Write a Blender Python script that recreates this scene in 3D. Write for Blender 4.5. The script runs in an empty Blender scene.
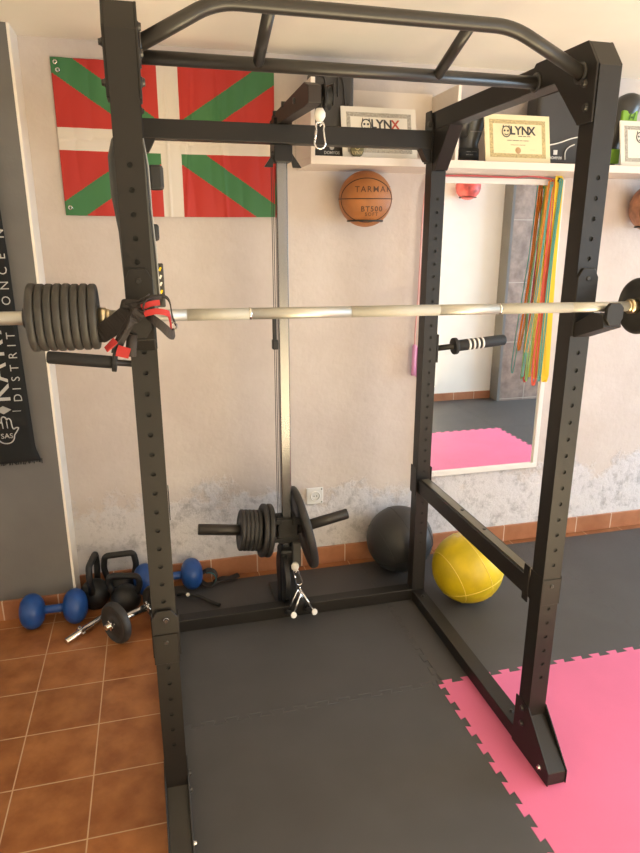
import bpy, bmesh, math, random
from mathutils import Vector, Matrix, noise
random.seed(7)
sc = bpy.context.scene
C = sc.collection
PI = math.pi
V3 = Vector

# ------------------------------------------------------------------ camera
cam_d = bpy.data.cameras.new('camera'); cam = bpy.data.objects.new('camera', cam_d); C.objects.link(cam)
cam_d.sensor_fit = 'VERTICAL'; cam_d.sensor_height = 24.0; cam_d.lens = 642.37 * 24 / 853
cam_d.clip_start = 0.05
Fw = V3((0.23902843, 0.92928124, -0.28160572)); Rt = V3((0.96856143, -0.24877168, 0.00118912)); Up = V3((0.0689505, 0.27303667, 0.95952947))
cam.matrix_world = Matrix(((Rt.x, Up.x, -Fw.x, 0), (Rt.y, Up.y, -Fw.y, 0), (Rt.z, Up.z, -Fw.z, 1.6473), (0, 0, 0, 1)))
sc.camera = cam

# ------------------------------------------------------------------ world, daylight
w = bpy.data.worlds.new('world'); sc.world = w; w.use_nodes = True
bg = w.node_tree.nodes['Background']; bg.inputs[0].default_value = (0.75, 0.87, 1.0, 1); bg.inputs[1].default_value = 1.0

def area(name, loc, direction, sx, sy, power, col):
    d = bpy.data.lights.new(name, 'AREA'); d.shape = 'RECTANGLE'; d.size = sx; d.size_y = sy; d.energy = power; d.color = col
    o = bpy.data.objects.new(name, d); C.objects.link(o); o.location = loc
    o.rotation_euler = V3(direction).to_track_quat('-Z', 'Y').to_euler()
    return o
# sky light and sunlit-ground bounce, both entering through the opening of the right wall
area('sky_daylight', (5.95, 1.35, 1.45), (-1, 0.06, -0.20), 2.2, 1.4, 196, (0.58, 0.8, 1.0))
area('ground_bounce', (5.80, 1.35, 0.25), (-0.45, 0.0, 1), 2.2, 0.8, 24, (1.0, 0.8, 0.5))
# added fill lamps, no doorway there: cool towards the rack, warm at the ceiling
area('front_fill', (2.05, -0.12, 1.3), (-0.15, 1, -0.15), 1.2, 1.4, 30, (0.68, 0.84, 1.0))
area('ceiling_fill', (1.6, 0.12, 0.10), (-0.10, -0.24, 1), 2.8, 0.46, 140, (1.0, 0.80, 0.47))

sc.view_settings.view_transform = 'Standard'; sc.view_settings.look = 'None'
sc.view_settings.gamma = 1.0; sc.view_settings.use_curve_mapping = False
sc.view_settings.exposure = -0.16

# ------------------------------------------------------------------ materials
def mat(name, col, rough=0.5, metal=0.0, noise_amt=0.0, nscale=20, bump=0.0, bscale=200, spec=0.5, coat=0.0):
    m = bpy.data.materials.new(name); m.use_nodes = True; nt = m.node_tree; b = nt.nodes['Principled BSDF']
    b.inputs['Base Color'].default_value = (*col, 1); b.inputs['Roughness'].default_value = rough; b.inputs['Metallic'].default_value = metal
    b.inputs['Specular IOR Level'].default_value = spec; b.inputs['Coat Weight'].default_value = coat
    tc = nt.nodes.new('ShaderNodeTexCoord')
    if noise_amt:
        n = nt.nodes.new('ShaderNodeTexNoise'); n.inputs['Scale'].default_value = nscale; n.inputs['Detail'].default_value = 5
        r = nt.nodes.new('ShaderNodeValToRGB')
        r.color_ramp.elements[0].position = .3; r.color_ramp.elements[1].position = .7
        r.color_ramp.elements[0].color = (*[c * (1 - noise_amt) for c in col], 1)
        r.color_ramp.elements[1].color = (*[min(1, c * (1 + noise_amt)) for c in col], 1)
        nt.links.new(tc.outputs['Object'], n.inputs['Vector']); nt.links.new(n.outputs['Fac'], r.inputs['Fac'])
        nt.links.new(r.outputs['Color'], b.inputs['Base Color'])
    if bump:
        n2 = nt.nodes.new('ShaderNodeTexNoise'); n2.inputs['Scale'].default_value = bscale; n2.inputs['Detail'].default_value = 4
        bp = nt.nodes.new('ShaderNodeBump'); bp.inputs['Strength'].default_value = bump; bp.inputs['Distance'].default_value = 0.002
        nt.links.new(tc.outputs['Object'], n2.inputs['Vector']); nt.links.new(n2.outputs['Fac'], bp.inputs['Height'])
        nt.links.new(bp.outputs['Normal'], b.inputs['Normal'])
    return m

M = {}
M['steel_black'] = mat('black_powder_coat', (0.014, 0.012, 0.011), .45, bump=.15, bscale=900, spec=.35)
M['hole'] = mat('hole_dark', (0.006, 0.006, 0.006), .8)
M['bar_black'] = mat('satin_black_tube', (0.026, 0.023, 0.021), .38)
M['chrome'] = mat('polished_steel', (0.72, 0.71, 0.70), .16, 1.0)
M['rail'] = mat('brushed_steel_rail', (0.22, 0.22, 0.23), .24, 1.0)
M['bar_steel'] = mat('barbell_steel', (0.50, 0.495, 0.47), .5, .9, bump=.1, bscale=1500)
M['bar_knurl'] = mat('knurled_steel', (0.48, 0.465, 0.42), .62, .85, bump=.9, bscale=1200)
M['brass'] = mat('warm_collar_metal', (0.65, 0.55, 0.38), .3, 1.0)
M['iron'] = mat('black_cast_iron', (0.030, 0.028, 0.027), .55, 0.0, .25, 30, .25, 300)
M['rubber'] = mat('black_rubber', (0.018, 0.018, 0.019), .6, bump=.3, bscale=500)
M['kettle'] = mat('matte_black_enamel', (0.010, 0.010, 0.011), .5, bump=.2, bscale=200)
M['grip'] = mat('grip_rubber', (0.020, 0.019, 0.019), .7, bump=.4, bscale=900)
M['white_plastic'] = mat('white_plastic', (0.78, 0.74, 0.68), .35)
M['socket_white'] = mat('outlet_plastic', (0.80, 0.79, 0.77), .3)
M['socket_dark'] = mat('outlet_recess', (0.28, 0.27, 0.26), .5)
M['blue'] = mat('blue_vinyl', (0.012, 0.065, 0.27), .38, 0, .15, 25, .15, 300)
M['yellow_ball'] = mat('yellow_leatherette', (0.60, 0.44, 0.008), .38, 0, .2, 9, .25, 220)
M['seam_yellow'] = mat('yellow_seam', (0.80, 0.62, 0.12), .5)
M['black_ball'] = mat('black_leatherette', (0.032, 0.032, 0.033), .42, 0, .2, 9, .25, 220)
M['seam_black'] = mat('dark_seam', (0.012, 0.012, 0.012), .6)
M['tag_grey'] = mat('grey_print', (0.35, 0.35, 0.34), .5)
M['basket'] = mat('orange_basketball_leather', (0.43, 0.16, 0.045), .5, 0, .15, 12, .8, 420)
M['ball_line'] = mat('basketball_channel', (0.05, 0.02, 0.01), .6)
M['ball_print'] = mat('dark_ball_print', (0.10, 0.045, 0.02), .6)
M['shelf'] = mat('pale_shelf_laminate', (0.80, 0.70, 0.62), .4, 0, .03, 6)
M['frame_white'] = mat('white_mirror_frame', (0.82, 0.78, 0.74), .4)
M['mirror'] = mat('mirror_glass', (0.93, 0.94, 0.93), .01, 1.0)
M['trim_white'] = mat('white_corner_trim', (0.86, 0.80, 0.72), .45)
M['grey_wall'] = mat('dark_grey_paint_and_shade', (0.150, 0.142, 0.135), .75, 0, .08, 5, .5, 60)
M['ceiling'] = mat('ceiling_paint', (0.93, 0.86, 0.74), .8, 0, .03, 3, .2, 60)
M['towel'] = mat('black_towelling', (0.010, 0.010, 0.010), .95, bump=.6, bscale=700)
M['towel_print'] = mat('grey_woven_print', (0.46, 0.45, 0.44), .9)
M['red_strap'] = mat('red_webbing', (0.36, 0.012, 0.012), .6, bump=.5, bscale=800)
M['dark_strap'] = mat('dark_webbing', (0.030, 0.024, 0.024), .8, bump=.6, bscale=800)
M['pink'] = mat('pink_eva_foam', (0.66, 0.145, 0.285), .62, 0, .05, 4, .5, 700)
M['blk_mat'] = mat('black_eva_foam', (0.060, 0.057, 0.057), .52, 0, .10, 5, .5, 700)
M['glove'] = mat('black_glove_leather', (0.045, 0.042, 0.038), .33, 0, .1, 20)
M['glove_strap'] = mat('black_glove_strap', (0.022, 0.022, 0.022), .5)
M['lime'] = mat('lime_print', (0.19, 0.38, 0.03), .5)
M['lime_dark'] = mat('dark_green_print', (0.05, 0.14, 0.01), .5)
M['pad'] = mat('black_pad_vinyl', (0.040, 0.036, 0.033), .45, 0, .1, 12)
M['print_white'] = mat('white_print', (0.80, 0.77, 0.72), .5)
M['print_grey'] = mat('grey_print_faint', (0.17, 0.15, 0.14), .5)
M['paper_cream'] = mat('cream_certificate_paper', (0.84, 0.72, 0.45), .6)
M['paper_white'] = mat('ivory_certificate_paper', (0.82, 0.76, 0.66), .6)
M['paper_edge_gold'] = mat('gold_border_print', (0.52, 0.40, 0.19), .6, 0, .35, 160)
M['paper_edge_grey'] = mat('grey_border_print', (0.42, 0.38, 0.32), .6, 0, .35, 160)
M['ink'] = mat('dark_ink', (0.045, 0.045, 0.05), .6)
M['ink_red'] = mat('red_ink', (0.50, 0.08, 0.05), .6)
M['seal'] = mat('bronze_seal', (0.50, 0.30, 0.14), .5)
M['medal'] = mat('olive_medal', (0.16, 0.14, 0.07), .35, .3)
M['grey_fabric'] = mat('grey_padded_fabric', (0.09, 0.09, 0.09), .8, bump=.5, bscale=600)
M['piping'] = mat('light_grey_piping', (0.26, 0.26, 0.26), .6)
M['teal'] = mat('teal_cord', (0.02, 0.12, 0.13), .5)
M['cable'] = mat('dark_steel_cable', (0.06, 0.055, 0.05), .4, .5)
M['skirt_dummy'] = mat('grout', (0.62, 0.48, 0.38), .8)
M['red_ball'] = mat('red_patterned_ball', (0.62, 0.10, 0.09), .5, 0, .55, 14)
M['brown_ball'] = mat('brown_patterned_ball', (0.30, 0.13, 0.07), .5, 0, .6, 22)
M['bracket_dark'] = mat('dark_wire', (0.03, 0.025, 0.02), .5)
for nme, c in dict(band_yellow=(0.86, 0.58, 0.01), band_green=(0.20, 0.36, 0.10), band_teal=(0.07, 0.30, 0.25), band_red=(0.62, 0.07, 0.03), band_orange=(0.80, 0.26, 0.03), rope_pink=(0.72, 0.38, 0.36), rope_red=(0.60, 0.12, 0.12), magenta=(0.66, 0.30, 0.52)).items():
    M[nme] = mat(nme + '_latex', c, .5)

def nodes_of(m): return m.node_tree.nodes, m.node_tree.links
# plaster wall: cream paint, rough damp-flaked zone near the floor
def plaster(name, damp=True):
    m = mat(name, (0.74, 0.67, 0.62), .75); N, L = nodes_of(m); b = N['Principled BSDF']
    g = N.new('ShaderNodeNewGeometry'); sp = N.new('ShaderNodeSeparateXYZ'); L.new(g.outputs['Position'], sp.inputs[0])
    n1 = N.new('ShaderNodeTexNoise'); n1.inputs['Scale'].default_value = 2.2; n1.inputs['Detail'].default_value = 8; n1.inputs['Roughness'].default_value = .65
    L.new(g.outputs['Position'], n1.inputs['Vector'])
    c1 = N.new('ShaderNodeValToRGB'); c1.color_ramp.elements[0].position = .35; c1.color_ramp.elements[1].position = .7
    c1.color_ramp.elements[0].color = (0.585, 0.505, 0.462, 1); c1.color_ramp.elements[1].color = (0.68, 0.605, 0.562, 1)
    L.new(n1.outputs['Fac'], c1.inputs['Fac'])
    nb = N.new('ShaderNodeTexNoise'); nb.inputs['Scale'].default_value = 38; nb.inputs['Detail'].default_value = 5; L.new(g.outputs['Position'], nb.inputs['Vector'])
    col = c1.outputs['Color']; height = nb.outputs['Fac']
    if damp:
        n2 = N.new('ShaderNodeTexNoise'); n2.inputs['Scale'].default_value = 3.0; n2.inputs['Detail'].default_value = 9; n2.inputs['Roughness'].default_value = .7
        L.new(g.outputs['Position'], n2.inputs['Vector'])
        ma = N.new('ShaderNodeMath'); ma.operation = 'MULTIPLY_ADD'; ma.inputs[1].default_value = -0.70; L.new(n2.outputs['Fac'], ma.inputs[0]); L.new(sp.outputs['Z'], ma.inputs[2])
        mr = N.new('ShaderNodeMapRange'); mr.inputs[1].default_value = 0.02; mr.inputs[2].default_value = 0.075; mr.inputs[3].default_value = 1; mr.inputs[4].default_value = 0
        L.new(ma.outputs[0], mr.inputs[0])
        n3 = N.new('ShaderNodeTexNoise'); n3.inputs['Scale'].default_value = 16; n3.inputs['Detail'].default_value = 8; n3.inputs['Roughness'].default_value = .75
        L.new(g.outputs['Position'], n3.inputs['Vector'])
        c3 = N.new('ShaderNodeValToRGB'); c3.color_ramp.elements[0].position = .33; c3.color_ramp.elements[1].position = .50
        c3.color_ramp.elements[0].color = (0.43, 0.405, 0.415, 1); c3.color_ramp.elements[1].color = (0.69, 0.655, 0.665, 1)
        L.new(n3.outputs['Fac'], c3.inputs['Fac'])
        mx = N.new('ShaderNodeMix'); mx.data_type = 'RGBA'; L.new(mr.outputs[0], mx.inputs[0]); L.new(col, mx.inputs[6]); L.new(c3.outputs['Color'], mx.inputs[7])
        col = mx.outputs[2]
        mh = N.new('ShaderNodeMath'); mh.operation = 'MULTIPLY'; L.new(mr.outputs[0], mh.inputs[0]); L.new(n3.outputs['Fac'], mh.inputs[1])
        mh2 = N.new('ShaderNodeMath'); mh2.operation = 'MULTIPLY_ADD'; mh2.inputs[1].default_value = 6.0; L.new(mh.outputs[0], mh2.inputs[0]); L.new(nb.outputs['Fac'], mh2.inputs[2])
        height = mh2.outputs[0]
    bp = N.new('ShaderNodeBump'); bp.inputs['Strength'].default_value = .55; bp.inputs['Distance'].default_value = .004
    L.new(height, bp.inputs['Height']); L.new(bp.outputs['Normal'], b.inputs['Normal']); L.new(col, b.inputs['Base Color'])
    return m
M['wall'] = plaster('cream_plaster'); M['wall_plain'] = mat('white_wall_paint', (.88, .85, .80), .8, 0, .03, 4, .3, 60)

def tiles(name, c1, c2, grout, W, Hh, ox, oy, mortar, rough, axes='XY'):
    m = mat(name, c1, rough); N, L = nodes_of(m); b = N['Principled BSDF']
    g = N.new('ShaderNodeNewGeometry'); sp = N.new('ShaderNodeSeparateXYZ'); L.new(g.outputs['Position'], sp.inputs[0])
    cb = N.new('ShaderNodeCombineXYZ')
    for i, (ax, o) in enumerate(zip(axes, (ox, oy))):
        a = N.new('ShaderNodeMath'); a.operation = 'ADD'; a.inputs[1].default_value = -o; L.new(sp.outputs[ax], a.inputs[0]); L.new(a.outputs[0], cb.inputs[i])
    br = N.new('ShaderNodeTexBrick'); br.offset = 0; br.squash = 1
    br.inputs['Scale'].default_value = 1; br.inputs['Brick Width'].default_value = W; br.inputs['Row Height'].default_value = Hh
    br.inputs['Mortar Size'].default_value = mortar; br.inputs['Mortar Smooth'].default_value = .1
    br.inputs['Color1'].default_value = (1, 1, 1, 1); br.inputs['Color2'].default_value = (.86, .86, .86, 1)
    L.new(cb.outputs[0], br.inputs['Vector'])
    n = N.new('ShaderNodeTexNoise'); n.inputs['Scale'].default_value = 9; n.inputs['Detail'].default_value = 7; n.inputs['Roughness'].default_value = .6
    L.new(g.outputs['Position'], n.inputs['Vector'])
    r = N.new('ShaderNodeValToRGB'); r.color_ramp.elements[0].position = .35; r.color_ramp.elements[1].position = .68
    r.color_ramp.elements[0].color = (*c1, 1); r.color_ramp.elements[1].color = (*c2, 1); L.new(n.outputs['Fac'], r.inputs['Fac'])
    mm = N.new('ShaderNodeMix'); mm.data_type = 'RGBA'; mm.blend_type = 'MULTIPLY'; mm.inputs[0].default_value = 1
    L.new(r.outputs['Color'], mm.inputs[6]); L.new(br.outputs['Color'], mm.inputs[7])
    mx = N.new('ShaderNodeMix'); mx.data_type = 'RGBA'; mx.inputs[7].default_value = (*grout, 1)
    L.new(br.outputs['Fac'], mx.inputs[0]); L.new(mm.outputs[2], mx.inputs[6]); L.new(mx.outputs[2], b.inputs['Base Color'])
    bp = N.new('ShaderNodeBump'); bp.invert = True; bp.inputs['Strength'].default_value = .4; bp.inputs['Distance'].default_value = .002
    L.new(br.outputs['Fac'], bp.inputs['Height']); L.new(bp.outputs['Normal'], b.inputs['Normal'])
    return m
M['floor'] = tiles('terracotta_floor_tiles', (0.25, 0.085, 0.026), (0.40, 0.16, 0.055), (0.50, 0.33, 0.20), .2407, .2357, -.5285, 2.5, .0022, .38)
M['skirt'] = tiles('terracotta_skirting', (0.36, 0.14, 0.065), (0.46, 0.20, 0.10), (0.62, 0.48, 0.38), .235, 5.0, .195, -1, .003, .4, 'XZ')
M['stone'] = tiles('brown_stone_cladding', (0.20, 0.145, 0.12), (0.36, 0.27, 0.225), (0.42, 0.36, 0.31), .62, .60, 3.75, .02, .004, .25, 'XZ')

# ------------------------------------------------------------------ mesh helpers
def box(bm, x0, x1, y0, y1, z0, z1, mi=0, mtx=None):
    vs = [bm.verts.new(V3((x, y, z))) for x in (x0, x1) for y in (y0, y1) for z in (z0, z1)]
    if mtx: [setattr(v, 'co', mtx @ v.co) for v in vs]
    for f in ((0, 1, 3, 2), (4, 6, 7, 5), (0, 4, 5, 1), (2, 3, 7, 6), (0, 2, 6, 4), (1, 5, 7, 3)):
        bm.faces.new([vs[i] for i in f]).material_index = mi
    return vs
def frame_of(d):
    d = d.normalized(); up = V3((0, 0, 1)) if abs(d.z) < .9 else V3((0, 1, 0))
    a = d.cross(up).normalized(); return a, d.cross(a).normalized()
def tube(bm, pts, r, n=12, mi=0, cap=True, closed=False, smooth=True):
    pts = [V3(p) for p in pts]; rs = r if isinstance(r, (list, tuple)) else [r] * len(pts)
    rings = []; N = len(pts); a = None
    for i, p in enumerate(pts):
        if closed: d = pts[(i + 1) % N] - pts[i - 1]
        else: d = pts[min(i + 1, N - 1)] - pts[max(i - 1, 0)]
        if d.length < 1e-9: d = V3((0, 0, 1))
        d.normalize()
        if a is None: a, b = frame_of(d)
        else:
            a = (a - d * a.dot(d)).normalized(); b = d.cross(a)
        rings.append([bm.verts.new(p + (a * math.cos(2 * PI * k / n) + b * math.sin(2 * PI * k / n)) * rs[i]) for k in range(n)])
    for i in range(N if closed else N - 1):
        A, B = rings[i], rings[(i + 1) % N]
        for k in range(n):
            f = bm.faces.new((A[k], A[(k + 1) % n], B[(k + 1) % n], B[k])); f.material_index = mi; f.smooth = smooth
    if cap and not closed:
        bm.faces.new(rings[0][::-1]).material_index = mi; bm.faces.new(rings[-1]).material_index = mi
def lathe(bm, prof, n=32, mtx=Matrix(), mi=0, smooth=True, mis=None):
    """profile of (radius, height) revolved about local z"""
    rings = []
    for r, z in prof:
        if r < 1e-6: rings.append([bm.verts.new(mtx @ V3((0, 0, z)))])
        else: rings.append([bm.verts.new(mtx @ V3((r * math.cos(2 * PI * k / n), r * math.sin(2 * PI * k / n), z))) for k in range(n)])
    for i in range(len(rings) - 1):
        A, B = rings[i], rings[i + 1]; m_ = mis[i] if mis else mi
        for k in range(n):
            k2 = (k + 1) % n
            if len(A) == 1 and len(B) == 1: continue
            if len(A) == 1: f = bm.faces.new((A[0], B[k2], B[k]))
            elif len(B) == 1: f = bm.faces.new((A[k], A[k2], B[0]))
            else: f = bm.faces.new((A[k], A[k2], B[k2], B[k]))
            f.material_index = m_; f.smooth = smooth
def prism(bm, poly, plane, a0, a1, mi=0):
    """polygon in a plane ('yz','xz','xy') extruded along the third axis"""
    def mk(p, a):
        if plane == 'yz': return V3((a, p[0], p[1]))
        if plane == 'xz': return V3((p[0], a, p[1]))
        return V3((p[0], p[1], a))
    A = [bm.verts.new(mk(p, a0)) for p in poly]; B = [bm.verts.new(mk(p, a1)) for p in poly]
    fa = bm.faces.new(A); fb = bm.faces.new(B[::-1]); fa.material_index = mi; fb.material_index = mi
    n = len(poly)
    for i in range(n): bm.faces.new((A[i], B[i], B[(i + 1) % n], A[(i + 1) % n])).material_index = mi
    if n > 40: bmesh.ops.triangulate(bm, faces=[fa, fb], ngon_method='EAR_CLIP')
def ribbon(bm, pts, wdir, w, t=.0015, mi=0):
    pts = [V3(p) for p in pts]; wd = V3(wdir).normalized(); rows = []
    for i, p in enumerate(pts):
        d = (pts[min(i + 1, len(pts) - 1)] - pts[max(i - 1, 0)]).normalized(); nn = d.cross(wd)
        nn = nn.normalized() if nn.length > 1e-6 else V3((0, 1, 0)); ww = nn.cross(d).normalized()
        if ww.dot(wd) < 0: ww = -ww
        rows.append([bm.verts.new(p + ww * sx * w / 2 + nn * sn * t / 2) for sx, sn in ((-1, -1), (1, -1), (1, 1), (-1, 1))])
    for A, B in zip(rows, rows[1:]):
        for k in range(4):
            f = bm.faces.new((A[k], A[(k + 1) % 4], B[(k + 1) % 4], B[k])); f.material_index = mi
    bm.faces.new(rows[0][::-1]).material_index = mi; bm.faces.new(rows[-1]).material_index = mi
def smoothpath(pts, k=8):
    pts = [V3(p) for p in pts]; out = []
    for i in range(len(pts) - 1):
        p0 = pts[max(i - 1, 0)]; p1 = pts[i]; p2 = pts[i + 1]; p3 = pts[min(i + 2, len(pts) - 1)]
        for j in range(k):
            t = j / k
            out.append(.5 * ((2 * p1) + (p2 - p0) * t + (2 * p0 - 5 * p1 + 4 * p2 - p3) * t * t + (3 * p1 - p0 - 3 * p2 + p3) * t ** 3))
    out.append(pts[-1]); return out

def obj(name, bm, m, parent=None, bevel=0, seg=2, angle=35):
    me = bpy.data.meshes.new(name)
    bmesh.ops.recalc_face_normals(bm, faces=bm.faces[:])
    off = V3((0, 0, 0)); q = parent
    while q is not None: off -= q.location; q = q.parent
    if off.length > 0:
        for v in bm.verts: v.co += off
    bm.to_mesh(me); bm.free()
    for mm in (m if isinstance(m, (list, tuple)) else [m]): me.materials.append(mm)
    o = bpy.data.objects.new(name, me); C.objects.link(o)
    if parent is not None: o.parent = parent
    if bevel:
        b = o.modifiers.new('bevel', 'BEVEL'); b.width = bevel; b.segments = seg; b.limit_method = 'ANGLE'; b.angle_limit = math.radians(angle)
    return o
def tag(o, label, cat, group=None):
    o['label'] = label; o['category'] = cat
    if group: o['group'] = group
    return o
def thing(name, loc, label, cat, group=None):
    o = bpy.data.objects.new(name, None); o.empty_display_size = .05; C.objects.link(o); o.location = loc
    return tag(o, label, cat, group)
def struct(name, bm, m, bevel=0):
    o = obj(name, bm, m, None, bevel); o['kind'] = 'structure'; return o
def nb(): return bmesh.new()

def text_into(bm, body, size, mtx, mi=0, depth=.0006, align='CENTER', fn=None, bold=0.0, spacing=1.0):
    cu = bpy.data.curves.new('t', 'FONT'); cu.body = body; cu.size = size; cu.extrude = depth; cu.offset = bold; cu.space_character = spacing
    cu.align_x = align; cu.align_y = 'CENTER'; cu.resolution_u = 3
    to = bpy.data.objects.new('t', cu); C.objects.link(to); bpy.context.view_layer.update()
    me = bpy.data.meshes.new_from_object(to.evaluated_get(bpy.context.evaluated_depsgraph_get()))
    n0 = len(bm.verts); f0 = len(bm.faces); bm.from_mesh(me); bm.verts.ensure_lookup_table(); bm.faces.ensure_lookup_table()
    for v in bm.verts[n0:]: v.co = (fn(v.co) if fn else mtx @ v.co)
    for f in bm.faces[f0:]: f.material_index = mi
    bpy.data.objects.remove(to); bpy.data.curves.remove(cu); bpy.data.meshes.remove(me)
def facing(loc, lean=0, up=0):
    """text plane: x right, y up, facing -y; leaning back by lean; up = rotation in its own plane"""
    return Matrix.Translation(loc) @ Matrix.Rotation(PI / 2 - lean, 4, 'X') @ Matrix.Rotation(up, 4, 'Z')
ALONG_X = Matrix.Rotation(PI / 2, 4, 'Y')

# ================================================================== ROOM
YW = 2.975; ZC = 2.389; FZ = -.010
bm = nb(); box(bm, -1.5, 6.15, -.45, YW + .1, FZ - .05, FZ); struct('floor', bm, M['floor'])
bm = nb(); box(bm, -1.5, 6.15, -.45, YW + .1, ZC, ZC + .1); struct('ceiling', bm, M['ceiling'])
bm = nb(); box(bm, -1.5, 6.15, YW, YW + .12, FZ, ZC); struct('wall_back', bm, M['wall'])
bm = nb(); box(bm, -1.5, 3.45, -.45, -.14, FZ, ZC); struct('wall_front', bm, M['wall_plain'])
bm = nb(); box(bm, -1.6, -1.5, -.45, YW + .1, FZ, ZC); struct('wall_left', bm, M['wall_plain'])
bm = nb()
box(bm, 6.0, 6.15, -.45, .2, FZ, ZC); box(bm, 6.0, 6.15, 2.5, YW + .1, FZ, ZC); box(bm, 6.0, 6.15, .2, 2.5, 2.2, ZC); struct('wall_right', bm, M['wall_plain'])
bm = nb(); box(bm, 3.44, 3.47, -.45, .02, FZ, ZC); struct('wall_column_shade', bm, M['grey_wall'])  # dark slab paints in the shade on the stone column side
bm = nb(); box(bm, 3.4702, 6.15, -.45, .0195, FZ, ZC); struct('wall_stone', bm, M['stone'])
bm = nb(); box(bm, -1.5, -.442, 2.8175, YW, FZ, ZC); struct('wall_pillar', bm, M['grey_wall'])
bm = nb(); box(bm, -.442, -.432, 2.8165, YW, FZ, ZC); struct('trim_1', bm, M['trim_white'])
bm = nb(); box(bm, -.432, 6.0, 2.963, YW + .01, FZ, .0853); struct('baseboard_back', bm, M['skirt'], .002)
bm = nb(); box(bm, -1.5, -.445, 2.806, 2.82, FZ, .0853); struct('baseboard_pillar', bm, M['skirt'], .002)
bm = nb(); box(bm, -1.5, 3.44, -.142, -.128, FZ, .08); struct('baseboard_front', bm, M['skirt'], .002)
bm = nb(); box(bm, 6.15, 11, -3, 7, FZ - .06, FZ - .02); struct('ground', bm, mat('outside_paving', (.5, .45, .4), .9, 0, .1, 4))

# ================================================================== FLOOR MATS
def jig(a, b, along, fixed, flip=1, n=12, d=.020):
    """interlocking edge from a to b along an axis at a fixed other coordinate, dovetail tabs"""
    P = (b - a) / n; out = []
    for i in range(n):
        s = a + P * i; o = flip * d
        for t, e in ((.30, 0), (.21, 1), (.79, 1), (.70, 0)):
            out.append((s + P * t, fixed + (o * e)))
    out = [(a, fixed)] + out
    return [(p, q) if along == 'x' else (q, p) for p, q in out]
XS = [-.037, .963, 1.954, 2.945, 3.93]; YS = [-.18, .912, 1.911, 2.905]
def mat_poly(i, j):
    x0, x1, y0, y1 = XS[i], XS[i + 1], YS[j], YS[j + 1]
    bot = jig(x0, x1, 'x', y0, 1) if j > 0 else [(x0, y0)]
    rgt = jig(y0, y1, 'y', x1, 1) if i < 3 else [(x1, y0)]
    top = jig(x0, x1, 'x', y1, 1) if j < 2 else [(x0, y1)]
    lft = jig(y0, y1, 'y', x0, 1) if i > 0 else [(x0, y0)]
    # bottom x0->x1, right y0->y1, top x1->x0, left y1->y0
    tr = [(x1, y1)] + top[:0:-1]; lf = [(x0, y1)] + lft[:0:-1]
    return bot + rgt + tr + lf
lab_mat = {
 (0, 2): 'black foam mat under the rear crossmember of the rack, in front of the outlet wall',
 (1, 2): 'black foam mat under the yellow ball, below the mirror',
 (2, 2): 'black foam mat in the rear right, against the skirting behind the pink mats',
 (3, 2): 'black foam mat furthest right along the back wall',
 (0, 1): 'large black foam mat inside the front of the rack, left of the pink mats',
 (1, 1): 'pink foam mat under the right front foot of the rack',
 (2, 1): 'pink foam mat right of the rack foot, at the right edge of the photo',
 (3, 1): 'black foam mat right of the pink mats, seen in the mirror',
 (0, 0): 'black foam mat below the photographer, nearest mat left of the mirror view',
 (1, 0): 'black foam mat in front of the first pink mat',
 (2, 0): 'black foam mat in front of the second pink mat, reflected in the mirror',
 (3, 0): 'black foam mat by the stone column, reflected in the mirror'}
for j in range(3):
    for i in range(4):
        bm = nb(); poly = mat_poly(i, j)
        poly = [p for k, p in enumerate(poly) if (V3((*p, 0)) - V3((*poly[k - 1], 0))).length > 1e-5]
        prism(bm, poly, 'xy', FZ + .0002, 0.0)
        pk = j == 1 and i in (1, 2)
        o = obj('foam_mat', bm, M['pink'] if pk else M['blk_mat'], None, .0022, 1)
        tag(o, lab_mat[(i, j)], 'mat', 'pink foam floor mats' if pk else 'black foam floor mats')

# ================================================================== POWER RACK
XL0, XL1, XR0, XR1 = -.057, .003, 1.093, 1.153
YF, YR, UD = 1.52, 2.50, .06
rack = thing('power_rack', (.548, 2.04, 0), 'large black steel power rack standing on the foam mats', 'power rack')
def holed_face(bm, x0, x1, z0, z1, y, holes, r=.0062, depth=.004):
    """front face (normal -y) with real round holes"""
    holes = sorted(h for h in holes if z0 + .02 < h < z1 - .02); xc = (x0 + x1) / 2; hw = (x1 - x0) / 2
    cur = z0; h2 = .0145
    def quad(za, zb):
        vs = [bm.verts.new((a, y, b)) for a, b in ((x0, za), (x1, za), (x1, zb), (x0, zb))]; bm.faces.new(vs)
    for h in holes:
        if h - h2 > cur: quad(cur, h - h2)
        outer = []
        for s in ((1, -1), (1, -.33), (1, .33), (1, 1), (.5, 1), (0, 1), (-.5, 1), (-1, 1), (-1, .33), (-1, -.33), (-1, -1), (-.5, -1), (0, -1), (.5, -1)):
            outer.append((s[0] * hw, s[1] * h2))
        A = [bm.verts.new((xc + ox, y, h + oz)) for ox, oz in outer]
        n = len(outer); a0 = math.atan2(-1, 1)
        ang = [-PI / 4 + 2 * PI * k / n for k in range(n)]
        B = [bm.verts.new((xc + r * math.cos(t), y, h + r * math.sin(t))) for t in ang]
        D = [bm.verts.new((xc + r * math.cos(t), y + depth, h + r * math.sin(t))) for t in ang]
        for k in range(n):
            k2 = (k + 1) % n
            bm.faces.new((A[k], A[k2], B[k2], B[k])); bm.faces.new((B[k], B[k2], D[k2], D[k])).material_index = 1
        bm.faces.new(D).material_index = 1
        cur = h + h2
    quad(cur, z1)
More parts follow.
